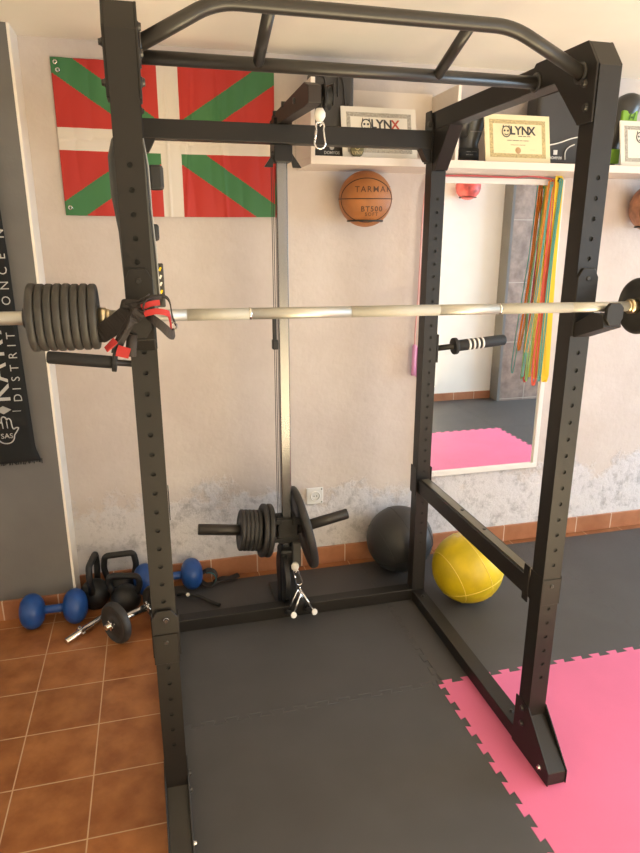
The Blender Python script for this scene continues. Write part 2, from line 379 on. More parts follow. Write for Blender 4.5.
def upright(x0, x1, y0, zt, front, holes):
    bm = nb(); y1 = y0 + UD; zb = .0
    holed_face(bm, x0, x1, zb, zt, y0, holes)
    if front: prof = [(y0, zb), (y0, zt), (y0 + .048, zt + .062), (y1, zt + .066), (y1, zb)]
    else: prof = [(y0, zb), (y0, zt), (y1, zt), (y1, zb)]
    A = [bm.verts.new((x0, a, b)) for a, b in prof]; B = [bm.verts.new((x1, a, b)) for a, b in prof]
    bm.faces.new(A); bm.faces.new(B[::-1])
    for i in range(1, len(prof)):
        j = (i + 1) % len(prof); bm.faces.new((A[i], B[i], B[j], A[j]))
    bmesh.ops.remove_doubles(bm, verts=bm.verts[:], dist=1e-5)
    return obj('upright', bm, [M['steel_black'], M['hole']], rack, 0)
HZ = [1.7955 - .05 * k for k in range(32)]
HF = [h for h in HZ if h > .68 or h < .56]
HF = [h for h in HF if h > .27]
HR = [h for h in HZ if h > .27]
for x0, x1 in ((XL0, XL1), (XR0, XR1)):
    upright(x0, x1, YF, 2.053, True, HF); upright(x0, x1, YR, 2.045, False, HR)
def bolt(x, y, z, axis, parent, r=.009, name='bolt', m='bar_black', h=.008):
    bm = nb(); R = {'-y': Matrix.Rotation(PI / 2, 4, 'X'), '+x': ALONG_X, '-x': Matrix.Rotation(-PI / 2, 4, 'Y'), '+z': Matrix()}[axis]
    lathe(bm, [(r * 1.25, -.001), (r * 1.25, .002), (r, .003), (r * .85, h), (0, h)], 10, Matrix.Translation((x, y, z)) @ R, smooth=False)
    return obj(name, bm, M[m], parent)
for side, (x0, x1) in enumerate(((XL0, XL1), (XR0, XR1))):
    inn = x1 if side == 0 else x0; s = 1 if side == 0 else -1   # inner face x, direction towards the cage
    # top side beam
    bm = nb(); box(bm, x0 + .002, x1 - .002, YF + UD, YR + UD + .002, 2.047, 2.112); obj('top_beam', bm, M['steel_black'], rack, .003)
    # front corner gusset plate (both faces)
    for xx, sg in ((inn, s), (x0 if side == 0 else x1, -s)):
        bm = nb(); prism(bm, [(YF + .004, 1.925), (YF + .062, 1.925), (YF + .18, 2.046), (1.87, 2.046), (1.80, 2.117), (YF + .050, 2.117), (YF + .004, 2.058)], 'yz', xx, xx + sg * .006)
        obj('gusset_plate', bm, M['steel_black'], rack, .001, 1)
    for (yy, zz) in ((1.66, 2.095), (1.565, 2.02), (1.55, 1.962)):
        bolt(inn + s * .006, yy, zz, '+x' if s > 0 else '-x', rack)
    if side == 0:
        for zz in (2.03, 1.955): bolt(x0 - .006, YF + .02, zz, '-x', rack, .007)
    # rear corner: cap plate and lower gusset
    bm = nb(); prism(bm, [(YR - .004, 1.93), (YR - .004, 2.05), (YR + .02, 2.118), (YR + UD + .01, 2.118), (YR + UD + .01, 1.93)], 'yz', inn, inn + s * .006); obj('gusset_plate', bm, M['steel_black'], rack, .001, 1)
    bm = nb(); prism(bm, [(YR + .001, 1.90), (YR + .001, 2.048), (YR - .14, 2.048), (YR - .02, 1.90)], 'yz', x0 + .002, x1 - .002); obj('corner_brace', bm, M['steel_black'], rack, .002, 1)
    for xx, zz in ((inn + s * .012, 2.075),): bolt(inn + s * .006, YR + .025, 2.07, '+x' if s > 0 else '-x', rack)
    # base beam
    bm = nb(); box(bm, x0, x1, YF + UD, YR, .0005, .050); obj('base_beam', bm, M['steel_black'], rack, .003)
    bm = nb(); box(bm, x0, x1, 1.385, YF, .0005, .046); obj('front_foot', bm, M['steel_black'], rack, .003)
    for xx, sg in ((x0, -1), (x1, 1)):
        bm = nb(); prism(bm, [(1.382, .001), (1.382, .048), (YF - .002, .185), (YF + UD + .012, .185), (YF + UD + .012, .001)], 'yz', xx, xx + sg * .004); obj('foot_plate', bm, M['steel_black'], rack, .0008, 1)
    bm = nb(); prism(bm, [(1.386, .047), (YF, .150), (YF, .143), (1.394, .0455)], 'yz', x0 + .001, x1 - .001); obj('foot_web', bm, M['steel_black'], rack)
    xi = inn + s * .004
    bolt(xi, 1.427, .035, '+x' if s > 0 else '-x', rack, .007, m='chrome'); bolt(xi, 1.55, .16, '+x' if s > 0 else '-x', rack); bolt(xi, 1.545, .105, '+x' if s > 0 else '-x', rack)
    bolt((x0 + x1) / 2, 1.66, .050, '+z', rack, .006); bolt((x0 + x1) / 2, 2.44, .050, '+z', rack, .006)
    # splice sleeve where the front upright is joined
    bm = nb()
    box(bm, x0 - .003, x0, YF - .003, YF + UD + .003, .56, .655); box(bm, x1, x1 + .003, YF - .003, YF + UD + .003, .56, .655); box(bm, x0, x1, YF - .003, YF, .56, .6475)
    obj('splice_sleeve', bm, M['steel_black'], rack, .0008, 1)
    bolt((x0 + x1) / 2, YF - .003, .625, '-y', rack, .005, h=.003)
# crossmembers
bm = nb(); box(bm, XL1, XR0, YR + .002, YR + UD - .004, 1.980, 2.045); obj('rear_crossbar', bm, M['steel_black'], rack, .003)
bm = nb(); box(bm, XL1, XR0, YR + .002, YR + UD, .0005, .056); obj('floor_crossmember', bm, M['steel_black'], rack, .003)
for s, xx in ((1, XL1), (-1, XR0)):
    bm = nb(); prism(bm, [(xx, 1.935), (xx, 1.98), (xx + s * .0, 2.0), (xx + s * .045, 1.98), (xx + s * .02, 1.935)], 'xz', YR + .004, YR + .05)
    obj('crossbar_bracket', bm, M['steel_black'], rack)
# pull-up bars
bm = nb(); tube(bm, [(XL1 + .002, 1.79, 2.066), (XR0 - .002, 1.79, 2.066)], .0165, 20); obj('rear_pull_up_bar', bm, M['bar_black'], rack)
def fillet(pts, rad, k=7):
    pts = [V3(p) for p in pts]; out = [pts[0]]
    for i in range(1, len(pts) - 1):
        a, b, c = pts[i - 1], pts[i], pts[i + 1]; p = b + (a - b).normalized() * rad; q = b + (c - b).normalized() * rad
        for j in range(k + 1):
            t = j / k; out.append((1 - t) ** 2 * p + 2 * t * (1 - t) * b + t * t * q)
    out.append(pts[-1]); return out
bm = nb(); tube(bm, fillet([(XL1 + .002, 1.585, 2.040), (.178, 1.60, 2.140), (.895, 1.60, 2.140), (XR0 - .002, 1.585, 2.046)], .05), .0165, 20); obj('front_pull_up_bar', bm, M['bar_black'], rack)
for xx in (.297, .785):
    bm = nb(); tube(bm, [(xx, 1.60, 2.140), (xx, 1.79, 2.066)], .0145, 16); obj('linking_bar', bm, M['bar_black'], rack)
for (x, y, z, ax) in ((XL1 + .006, 1.79, 2.066, '+x'), (XR0 - .006, 1.79, 2.066, '-x'), (XL1 + .006, 1.585, 2.040, '+x'), (XR0 - .006, 1.585, 2.046, '-x')):
    bm = nb(); lathe(bm, [(0, 0), (.026, 0), (.026, .005), (.017, .005)], 20, Matrix.Translation((x, y, z)) @ (ALONG_X if ax == '+x' else Matrix.Rotation(-PI / 2, 4, 'Y')))
    obj('bar_flange', bm, M['bar_black'], rack)

# storage horns with rubber grips on the rear uprights
def horn(a, b, g0, stripes, label):
    a, b = V3(a), V3(b); d = (b - a).normalized()
    t = thing('storage_horn', a, label, 'handle', 'grip horns on the rear uprights')
    bm = nb(); tube(bm, [a, b], .0125, 16); 
    obj('steel_rod', bm, M['bar_black'], t)
    gs = a + d * g0
    bm = nb(); tube(bm, [gs, gs + d * .006, b + d * .002, b + d * .008], [.0225, .0245, .0235, .018], 20); gr = obj('rubber_grip', bm, M['grip'], t)
    bm = nb(); tube(bm, [gs - d * .016, gs + d * .002], .036, 24); obj('flange', bm, M['grip'], t, .003)
    if stripes:
        for k in range(4):
            p = gs + d * (.052 + .021 * k); bm = nb(); tube(bm, [p, p + d * .009], .0249, 24); obj('white_stripe', bm, M['print_white'], gr)
    bm = nb(); sx = -1 if d.x < 0 else 1; x = a.x
    box(bm, min(x, x + sx * .008), max(x, x + sx * .008), 2.498, 2.562, a.z - .055, a.z + .065); obj('mounting_plate', bm, M['steel_black'], t, .002)
horn((-.058, 2.53, 1.180), (-.385, 2.53, 1.222), .105, False, 'black rubber grip horn behind the stack of barbell plates, left rear upright')
horn((1.154, 2.53, 1.192), (1.482, 2.53, 1.218), .105, True, 'black grip horn with white stripes in front of the mirror, right rear upright')

# safety arms
for side, (x0, x1) in enumerate(((XL0, XL1), (XR0, XR1))):
    s = 1 if side == 0 else -1; inn = x1 if side == 0 else x0
    lab = ('left safety bar, mostly hidden behind the left uprights of the rack', 'right safety bar running between the right uprights above the yellow ball')[side]
    t = thing('safety_bar', ((x0 + x1) / 2, 2.04, .60), lab, 'safety bar', 'safety bars of the rack')
    bm = nb(); box(bm, x0 + .004, x1 - .004, YF + UD + .004, YR - .004, .545, .612); obj('beam', bm, M['steel_black'], t, .003)
    bm = nb(); box(bm, x0 + .014, x1 - .014, YF + UD + .02, YR - .02, .6125, .616); obj('top_strip', bm, mat('painted_sheen_strip', (.13, .115, .085), .32), t)  # strip colour lightened to paint in the sheen on the beam top
    for yy in (1.95, 2.13): bolt((x0 + x1) / 2 + .006, yy, .616, '+z', t, .006, h=.003)
    for xx in (x0 - .0075, x1 + .0035):
        bm = nb(); box(bm, xx, xx + .004, YR - .004, YR + UD + .002, .535, .665); obj('rear_bracket', bm, M['steel_black'], t, .001, 1)
        bm = nb(); box(bm, xx, xx + .004, YF + UD + .0035, YF + UD + .034, .535, .66); obj('front_bracket', bm, M['steel_black'], t, .001, 1)
# extra bracket low on the left front upright
t = thing('hook_bracket', ((XL0 + XL1) / 2, YF - .006, .70), 'black bolted bracket on the left front upright, level with the dumbbells', 'bracket')
bm = nb(); prism(bm, [(XL0 - .002, .655), (XL0 - .002, .70), (XL0 + .012, .722), (XL1 - .012, .722), (XL1 + .004, .70), (XL1 + .004, .655)], 'xz', YF - .010, YF - .0035); obj('plate', bm, M['steel_black'], t, .001, 1)
bolt((XL0 + XL1) / 2 + .004, YF - .010, .696, '-y', t, .006, m='rail')

# J hooks
for side, (x0, x1) in enumerate(((XL0, XL1), (XR0, XR1))):
    lab = ('black J-hook on the left front upright, under the red and black straps', 'black J-hook on the right front upright, holding the right end of the bar')[side]
    t = thing('bar_hook', ((x0 + x1) / 2, YF, 1.40), lab, 'j-hook', 'j-hooks holding the barbell')
    dz = .010 if side == 0 else 0
    bm = nb(); prism(bm, [(x0 - .001, 1.392 + dz), (x0 - .001, 1.548 + dz), (x0 + .013, 1.572 + dz), (x1 - .013, 1.572 + dz), (x1 + .001, 1.548 + dz), (x1 + .001, 1.392 + dz)], 'xz', YF - .008, YF - .0005); obj('back_plate', bm, M['steel_black'], t, .0015, 1)
    z = 1.478 + dz
    bm = nb(); prism(bm, [(YF - .008, z - .088), (YF - .008, z - .050), (1.447, z - .0150), (1.413, z - .0150), (1.402, z - .022), (1.396, z - .048)], 'yz', x0 + .003, x1 - .003); obj('arm', bm, M['steel_black'], t, .0015, 1)
    bm = nb(); prism(bm, [(x0 + .016, z - .042), (x0 + .004, z - .026), (x0 + .004, z + .002), (x0 + .013, z + .014), (x1 - .020, z + .014), (x1 - .008, z + .002), (x1 - .008, z - .024), (x1 - .020, z - .042)], 'xz', 1.388, 1.400); obj('lip', bm, M['steel_black'], t, .0015, 1)
    bolt((x0 + x1) / 2, YF - .008, 1.545 + dz, '-y', t, .005, h=.002)

# ================================================================== BARBELL + PLATES
A = V3((-.111, 1.43, 1.4885)); B = V3((1.208, 1.43, 1.4785)); bd = (B - A).normalized()
bar = thing('barbell', A + bd * .66, 'long steel barbell racked across the front of the rack', 'barbell')
def P_(x): return A + bd * (x - A.x)
def cyl(x0, x1, r, m, name, parent=bar, n=24, bv=0):
    bm = nb(); tube(bm, [P_(x0), P_(x1)], r, n); return obj(name, bm, M[m], parent, bv)
cyl(-.42, -.112, .0138, 'bar_steel', 'sleeve'); cyl(1.208, 1.52, .0138, 'bar_steel', 'sleeve')
cyl(-.112, .07, .0128, 'bar_steel', 'shaft')
cyl(.07, .205, .0130, 'bar_knurl', 'knurled_grip'); cyl(.205, .44, .0128, 'bar_steel', 'shaft'); cyl(.205, .210, .0134, 'chrome', 'ring_mark')
cyl(.44, .66, .0131, 'bar_knurl', 'knurled_grip'); cyl(.66, .825, .0128, 'bar_steel', 'shaft')
cyl(.82, 1.02, .0130, 'bar_knurl', 'knurled_grip'); cyl(1.02, 1.208, .0128, 'bar_steel', 'shaft'); cyl(.818, .823, .0134, 'chrome', 'ring_mark')
for x0, x1, r in ((-.111, -.096, .019), (-.096, -.089, .0155), (1.192, 1.210, .019), (1.186, 1.192, .0155)): cyl(x0, x1, r, 'brass', 'collar')
def plate_prof(R, T, hub=.022, hole=.0145):
    h = T / 2; e = .25 * T
    half = [(hole, 0), (hole, h * .9), (hub, h * .95), (hub + .006, h * .60), (R * .80, h * .58), (R * .86, h), (R - e, h), (R - e * .3, h * .75), (R, h * .45)]
    return half[1:] + [(r, -z) for r, z in half[:0:-1]] + [half[1]]
def plate(center, axis, R, T, label, group, m='iron', name='weight_plate', hub=.022, hole=.0145):
    q = V3(axis).to_track_quat('Z', 'Y').to_matrix().to_4x4()
    bm = nb(); lathe(bm, plate_prof(R, T, hub, hole), 40, q); o = obj(name, bm, M[m]); o.location = center
    return tag(o, label, 'weight plate', group)
ords = ['innermost', 'second', 'third', 'fourth', 'fifth', 'sixth', 'seventh', 'outermost']
x = -.112
for k in range(8):
    T = .0162; nm = ['innermost plate, next to the brass collar and straps', 'second plate out from the collar', 'third plate out from the collar', 'fourth plate out from the collar', 'fourth plate in from the outer end', 'third plate in from the outer end', 'second plate in from the outer end', 'outermost plate, beside the black end clip'][k]
    R = (.068, .0685, .0680, .0690, .0690, .0685, .0685, .0695)[k]
    plate(P_(x - T / 2), bd, R, T, 'small plate on the left bar end: ' + nm, 'small plates on the left end of the barbell'); x -= T + .0005
bm = nb(); tube(bm, [P_(x), P_(x - .012)], .021, 20); o = obj('bar_clip', bm, M['rubber'], None, .002); tag(o, 'small black clip holding the plates at the left bar end', 'clip')
plate(P_(1.222), bd, .072, .020, 'black plate on the right end of the barbell, first from the collar', 'plates on the right end of the barbell')
plate(P_(1.243), bd, .072, .018, 'black plate on the right end of the barbell, half out of frame', 'plates on the right end of the barbell')

# wrist straps draped over the left hook
t = thing('lifting_straps', (-.03, 1.40, 1.50), 'red and black lifting straps draped over the bar at the left hook', 'straps')
def rb(name, pts, w, m, wd=(0, 0, 1), th=.003):
    bm = nb(); ribbon(bm, smoothpath(pts, 6), wd, w, th); obj(name, bm, M[m], t)
rb('black_strap', [(-.015, 1.46, 1.515), (-.03, 1.405, 1.508), (-.055, 1.400, 1.492), (-.085, 1.405, 1.470), (-.112, 1.41, 1.452), (-.118, 1.415, 1.440)], .040, 'dark_strap', (.5, 0, .8))
rb('long_strap', [(.02, 1.40, 1.522), (-.01, 1.372, 1.520), (-.035, 1.368, 1.492), (-.060, 1.370, 1.462), (-.088, 1.376, 1.432)], .022, 'dark_strap', (.6, 0, .7))
rb('long_strap', [(-.005, 1.38, 1.522), (-.03, 1.376, 1.505), (-.055, 1.376, 1.470), (-.075, 1.378, 1.435), (-.080, 1.380, 1.418)], .020, 'dark_strap', (.7, 0, .6))
rb('red_strap', [(-.022, 1.366, 1.512), (-.004, 1.362, 1.519), (.014, 1.364, 1.521)], .011, 'red_strap')
rb('red_strap', [(-.018, 1.362, 1.499), (.004, 1.358, 1.504), (.026, 1.362, 1.500), (.032, 1.375, 1.490), (.034, 1.39, 1.464)], .012, 'red_strap')
rb('red_tip', [(-.078, 1.366, 1.447), (-.088, 1.367, 1.438), (-.099, 1.369, 1.428)], .014, 'red_strap', (.6, 0, .7))
rb('red_tip', [(-.062, 1.372, 1.432), (-.066, 1.371, 1.421), (-.069, 1.371, 1.411)], .026, 'red_strap', (1, 0, .2))
rb('black_loop', [(-.02, 1.40, 1.500), (-.002, 1.372, 1.487), (.018, 1.366, 1.470), (.034, 1.375, 1.452), (.040, 1.40, 1.455)], .018, 'dark_strap')
rb('black_loop', [(-.03, 1.45, 1.515), (.00, 1.405, 1.528), (.022, 1.40, 1.530), (.034, 1.40, 1.520), (.038, 1.405, 1.49), (.044, 1.41, 1.470)], .018, 'dark_strap', (0, 1, .2))
rb('black_loop', [(-.068, 1.45, 1.500), (-.062, 1.41, 1.515), (-.045, 1.40, 1.516), (-.02, 1.395, 1.513)], .020, 'dark_strap', (.3, .5, 1))
bm = nb(); tube(bm, [(-.046, 1.386, 1.455), (-.052, 1.386, 1.410)], .011, 10); obj('black_tip', bm, M['dark_strap'], t)
bm = nb(); tube(bm, [(.040 + .006 * math.cos(a), 1.398, 1.468 + .008 * math.sin(a)) for a in [2 * PI * k / 12 for k in range(12)]], .0018, 6, closed=True); obj('buckle', bm, M['rail'], t)

# padded gear hanging behind the left front upright
t = thing('hanging_pad', (-.028, 1.61, 1.86), 'dark padded gear with grey edge and black toggles hanging behind the left front upright', 'pad')
bm = nb(); prism(bm, [(-.062, 1.86), (-.074, 1.82), (-.074, 1.74), (-.064, 1.66), (-.060, 1.50), (.012, 1.48), (.018, 1.56), (.010, 1.72), (.009, 1.83), (.000, 1.862)], 'xz', 1.59, 1.622); obj('padding', bm, M['grey_fabric'], t, .006)
bm = nb(); tube(bm, [(.004, 1.588, 1.858), (.011, 1.588, 1.80), (.012, 1.588, 1.70), (.016, 1.588, 1.60), (.018, 1.588, 1.50)], .0022, 8); obj('edge_piping', bm, M['piping'], t)
bm = nb(); box(bm, .010, .044, 1.60, 1.625, 1.752, 1.806); obj('toggle', bm, M['rubber'], t, .007)
bm = nb(); box(bm, .008, .026, 1.60, 1.62, 1.640, 1.678); obj('toggle', bm, M['rubber'], t, .006)
bm = nb(); box(bm, .006, .030, 1.592, 1.606, 1.488, 1.590); obj('side_label', bm, M['pad'], t, .003)
bm = nb()
for k, (zz, yel) in enumerate(((1.522, 1), (1.540, 0), (1.556, 0), (1.574, 1))):
    prism(bm, [(.018, zz), (.022, zz + .008), (.026, zz + .006), (.022, zz - .002)], 'xz', 1.589, 1.592, yel)
obj('label_marks', bm, [M['print_white'], M['band_yellow']], t)

# ================================================================== CABLE TOWER
TX, TY = .516, 2.62
tw = thing('cable_tower', (TX, TY, 0), 'plate-loaded cable tower bolted behind the rear crossbar of the rack', 'cable machine')
bm = nb(); box(bm, TX - .022, TX + .022, TY - .022, TY + .022, .06, 2.02); obj('guide_rail', bm, M['rail'], tw, .004)
for dx in (-.040, -.033):
    bm = nb(); tube(bm, [(TX + dx, TY - .01, .35), (TX + dx, TY - .01, 1.95)], .0015, 6); obj('cable', bm, M['cable'], tw)
# top bracket
bm = nb(); box(bm, TX - .036, TX + .034, TY - .06, TY + .028, 1.925, 2.075); obj('top_bracket', bm, M['steel_black'], tw, .002)
for s in (-1, 1):
    bm = nb(); prism(bm, [(TX + s * .036, 1.955), (TX + s * .072, 1.905), (TX + s * .040, 1.905), (TX + s * .034, 1.93)], 'xz', TY - .045, TY - .03); obj('bracket_wing', bm, M['steel_black'], tw)
bolt(TX - .040, TY - .05, 1.95, '-x', tw, .010)
# forward arm
bm = nb(); prism(bm, [(TY + .05, 2.048), (TY + .05, 2.098), (2.12, 2.104), (2.06, 2.085), (2.06, 2.036), (2.12, 2.034), (2.46, 2.048)], 'yz', TX - .024, TX + .018); obj('top_arm', bm, mat('brown_black_paint', (.024, .016, .014), .5), tw, .003)
for yy, zz in ((2.44, 2.098), (2.60, 2.095), (2.25, 2.075)): 
    bm = nb(); lathe(bm, [(0, -.03), (.010, -.03), (.010, .03), (0, .03)], 10, Matrix.Translation((TX, yy, zz)) @ ALONG_X); obj('bolt', bm, M['bar_black'], tw)
# pulley at the arm tip
bm = nb(); lathe(bm, [(.0, -.012), (.034, -.010), (.034, -.007), (.027, 0), (.034, .007), (.034, .010), (0, .012)], 28, Matrix.Translation((.556, 2.085, 2.055)) @ ALONG_X); obj('pulley_wheel', bm, M['rubber'], tw)
for s in (-1, 1):
    bm = nb(); prism(bm, [(2.05, 2.03), (2.05, 2.09), (2.13, 2.10), (2.12, 2.03)], 'yz', .556 + s * .011, .556 + s * .014); obj('pulley_cheek', bm, M['steel_black'], tw, .001, 1)
bm = nb(); tube(bm, [(.540, 2.063, 2.055), (.530, 2.065, 2.02), (.529, 2.065, 1.985)], .0025, 8); obj('cable', bm, M['cable'], tw)
def stopper(c, r):
    bm = nb(); lathe(bm, [(0, -r * 1.15), (r * .6, -r * 1.0), (r, -r * .3), (r, r * .3), (r * .6, r * 1.0), (0, r * 1.1)], 20, Matrix.Translation(c)); obj('ball_stopper', bm, M['white_plastic'], tw)
stopper((.529, 2.065, 2.005), .0175)
stopper((.530, 2.50, .252), .0175)
# weight carriage
cz = .36
bm = nb()
box(bm, TX - .045, TX + .045, TY - .045, TY + .045, cz - .03, cz + .085); obj('carriage', bm, M['iron'], tw, .006)
bm = nb(); box(bm, TX - .060, TX - .028, TY - .058, TY - .03, cz + .07, cz + .095); obj('carriage_roller', bm, M['rubber'], tw, .004)
bm = nb(); box(bm, TX + .02, TX + .06, TY - .058, TY - .03, cz + .06, cz + .09); obj('carriage_roller', bm, M['rubber'], tw, .004)
bm = nb(); box(bm, TX - .062, TX + .05, TY - .05, TY - .035, cz - .02, cz + .0); obj('carriage_bar', bm, M['rubber'], tw, .004)
bm = nb(); box(bm, TX + .015, TX + .052, TY - .075, TY - .035, cz - .14, cz - .02); obj('pulley_block', bm, M['grey_fabric'], tw, .006)
LP0, LP1 = V3((TX, TY, .372)), V3((.124, TY, .424)); RP0, RP1 = V3((TX, TY, .366)), V3((.806, TY, .425))
for a, b in ((LP0, LP1), (RP0, RP1)):
    bm = nb(); d = (b - a).normalized(); tube(bm, [a, b - d * .004, b], [.0245, .0245, .022], 24); obj('loading_peg', bm, M['bar_black'], tw)
# lower pulley and foot
bm = nb(); lathe(bm, [(0, -.012), (.115, -.012), (.12, -.008), (.108, 0), (.12, .008), (.115, .012), (0, .012)], 40, Matrix.Translation((TX - .022, TY - .03, .165)) @ ALONG_X); obj('lower_pulley', bm, M['kettle'], tw)
bm = nb(); box(bm, TX - .04, TX + .036, TY - .056, TY + .03, .001, .30); obj('lower_housing', bm, M['kettle'], tw, .012)
bm = nb(); box(bm, TX - .055, TX + .055, TY - .059, TY + .19, .0005, .012); obj('foot_plate', bm, M['kettle'], tw, .002)
bm = nb(); tube(bm, [(.524, 2.565, .20), (.530, 2.51, .262)], .0025, 8); obj('cable', bm, M['cable'], tw)
# lower travelling clip on the cables
bm = nb(); box(bm, TX - .050, TX - .026, TY - .03, TY + .0, 1.205, 1.245); box(bm, TX - .046, TX - .030, TY - .02, TY, 1.24, 1.345); obj('cable_clip', bm, M['rubber'], tw, .004)
# plates on the tower
dl = (LP1 - LP0).normalized(); dr = (RP1 - RP0).normalized()
def onL(x): return LP0 + dl * ((x - LP0.x) / dl.x)
def onR(x): return RP0 + dr * ((x - RP0.x) / dr.x)
for k in range(5):
    x = .360 - (-.0) + 0; xx = .312 + k * .0182
    nm = ['outermost of the stack', 'second from the outside', 'middle one', 'fourth from the outside', 'next to the medium plates'][k]
    plate(onL(xx), dl, .092, .0180, 'small black plate on the left peg of the cable tower, ' + nm, 'small plates on the cable tower', hole=.025, hub=.034)
plate(onL(.408), dl, .120, .022, 'medium black plate on the left tower peg, beside the small plates', 'medium plates on the cable tower', hole=.025, hub=.036)
plate(onL(.433), dl, .120, .024, 'medium black plate on the left tower peg, nearest the steel rail', 'medium plates on the cable tower', hole=.025, hub=.036)
plate(onR(.594), dr, .192, .034, 'large black plate on the right peg of the cable tower, below the outlet', 'large plates on the cable tower', hole=.025, hub=.04)

def carabiner(top, h, wd, r, label, par=None, rot=0.0):
    t = thing('carabiner', top, label, 'carabiner')
    pts = []; x, y, z = top
    prof = [(0, 0), (.30, -.02), (.38, -.12), (.34, -.30), (.45, -.60), (.50, -.82), (.36, -.95), (0, -1.0), (-.36, -.95), (-.50, -.82), (-.45, -.60), (-.34, -.30), (-.38, -.12), (-.30, -.02)]
    R = Matrix.Rotation(rot, 3, 'Y')
    pts = [V3(top) + R @ V3((a * wd, 0, b * h)) for a, b in prof]
    bm = nb(); tube(bm, pts, r, 8, closed=True); obj('hook_body', bm, M['chrome'], t)
    bm = nb(); tube(bm, [V3(top) + R @ V3((-.34 * wd, 0, -.28 * h)), V3(top) + R @ V3((-.46 * wd, 0, -.68 * h))], r * 1.25, 8); obj('gate', bm, M['chrome'], t)
    bm = nb(); tube(bm, [V3(top) + V3((.0, .004, .012)), V3(top) + V3((.006, 0, -.006)), V3(top) + V3((-.002, -.004, -.010))], r * .9, 6); obj('eyelet', bm, M['chrome'], t)
    return t
carabiner((.530, 2.065, 1.984), .075, .034, .0032, 'silver carabiner hanging from the top pulley, in front of the rear crossbar')
carabiner((.531, 2.495, .236), .078, .030, .0032, 'silver carabiner below the lower white ball, holding the row handle', rot=-.25)

# close-grip row handle
t = thing('row_handle', (.55, 2.46, 0), 'small silver V-shaped row handle with two black grips on the floor by the cable tower', 'handle')
apF = V3((.548, 2.455, .152)); apB = V3((.540, 2.485, .150))
fl, fr = V3((.505, 2.425, .058)), V3((.600, 2.430, .056)); bl, br_ = V3((.490, 2.478, .040)), V3((.578, 2.482, .040))
for ap, l, r in ((apF, fl, fr), (apB, bl, br_)):
    for e in (l, r):
        bm = nb(); tube(bm, [ap, e], .0045, 8); obj('frame_rod', bm, M['chrome'], t)
bm = nb(); tube(bm, [apF + V3((0, 0, .002)), apB + V3((0, 0, .002))], .005, 8); obj('frame_rod', bm, M['chrome'], t)
bm = nb(); tube(bm, [apF + V3((-.004, .01, .0)), apF + V3((-.006, .01, .018))], .004, 8); obj('swivel', bm, M['chrome'], t)
for a, b in ((fl, bl), (fr, br_)):
    d = (b - a).normalized(); bm = nb(); tube(bm, [a, b + d * .012], .0125, 16); gr = obj('grip', bm, M['grip'], t)
    bm = nb(); tube(bm, [a - d * .006, a], [.013, .0145], 16); obj('end_cap', bm, M['white_plastic'], gr)

# ================================================================== WALL ITEMS
# --- striped cross flag
t = thing('wall_flag', (.11, 2.965, 2.03), 'red flag with white cross and green saltire pinned on the wall behind the rack', 'flag')
FX0, FX1, FZ0, FZ1 = -.321, .560, 1.736, 2.320
def flag_col(u, v):
    W_, H_ = 50, 28
    x, y = u * W_, v * H_
    if abs(x - 25) < 2.35 or abs(y - 14) < 2.0: return 1
    d = min(abs(y - x * H_ / W_), abs(y - (H_ - x * H_ / W_))) * math.cos(math.atan(H_ / W_))
    return 2 if d < 2.25 else 0
bm = nb()
# polygons laid out exactly: split the cloth into a fine grid with colour by pattern
NX, NZ = 250, 166; vs = {}
def fold(u, v):
    f = .0035 * math.sin(u * 26 + 3 * v) + .003 * math.sin(u * 55 - 4 * v + 1) * (0.4 + .6 * v)
    f += .004 * math.exp(-((u - .27) / .006) ** 2) + .005 * math.exp(-((u - .485) / .005) ** 2) + .004 * math.exp(-((u - .56 - .05 * v) / .008) ** 2) + .004 * math.exp(-((u - .76 + .04 * v) / .008) ** 2) + .003 * math.exp(-((v - .5) / .008) ** 2)
    return f
for i in range(NX + 1):
    for j in range(NZ + 1):
        u, v = i / NX, j / NZ
        sag = -.006 * math.sin(PI * u) * (1 - v) + .004 * math.sin(PI * u) * 0
        vs[i, j] = bm.verts.new((FX0 + (FX1 - FX0) * u - .006 * (1 - v) * u, YW - .010 - abs(fold(u, v)), FZ0 + (FZ1 - FZ0) * v + sag * .5))
for i in range(NX):
    for j in range(NZ):
        f = bm.faces.new((vs[i, j], vs[i + 1, j], vs[i + 1, j + 1], vs[i, j + 1])); f.smooth = True
        f.material_index = flag_col((i + .5) / NX, (j + .5) / NZ)
fm = [mat('flag_red', (.50, .024, .016), .55), mat('flag_white', (.74, .68, .62), .6), mat('flag_green', (.045, .19, .065), .55)]
o = obj('cloth', bm, fm, t); sm = o.modifiers.new('thick', 'SOLIDIFY'); sm.thickness = .001
for px_, pz_ in ((FX0 + .018, FZ1 - .018), (FX0 + .025, FZ1 - .045), (FX0 + .02, FZ0 + .03)):
    bm = nb(); lathe(bm, [(.005, 0), (.009, .001), (.009, .003), (.005, .004)], 14, Matrix.Translation((px_, YW - .016, pz_)) @ Matrix.Rotation(PI / 2, 4, 'X')); obj('eyelet', bm, M['chrome'], t)

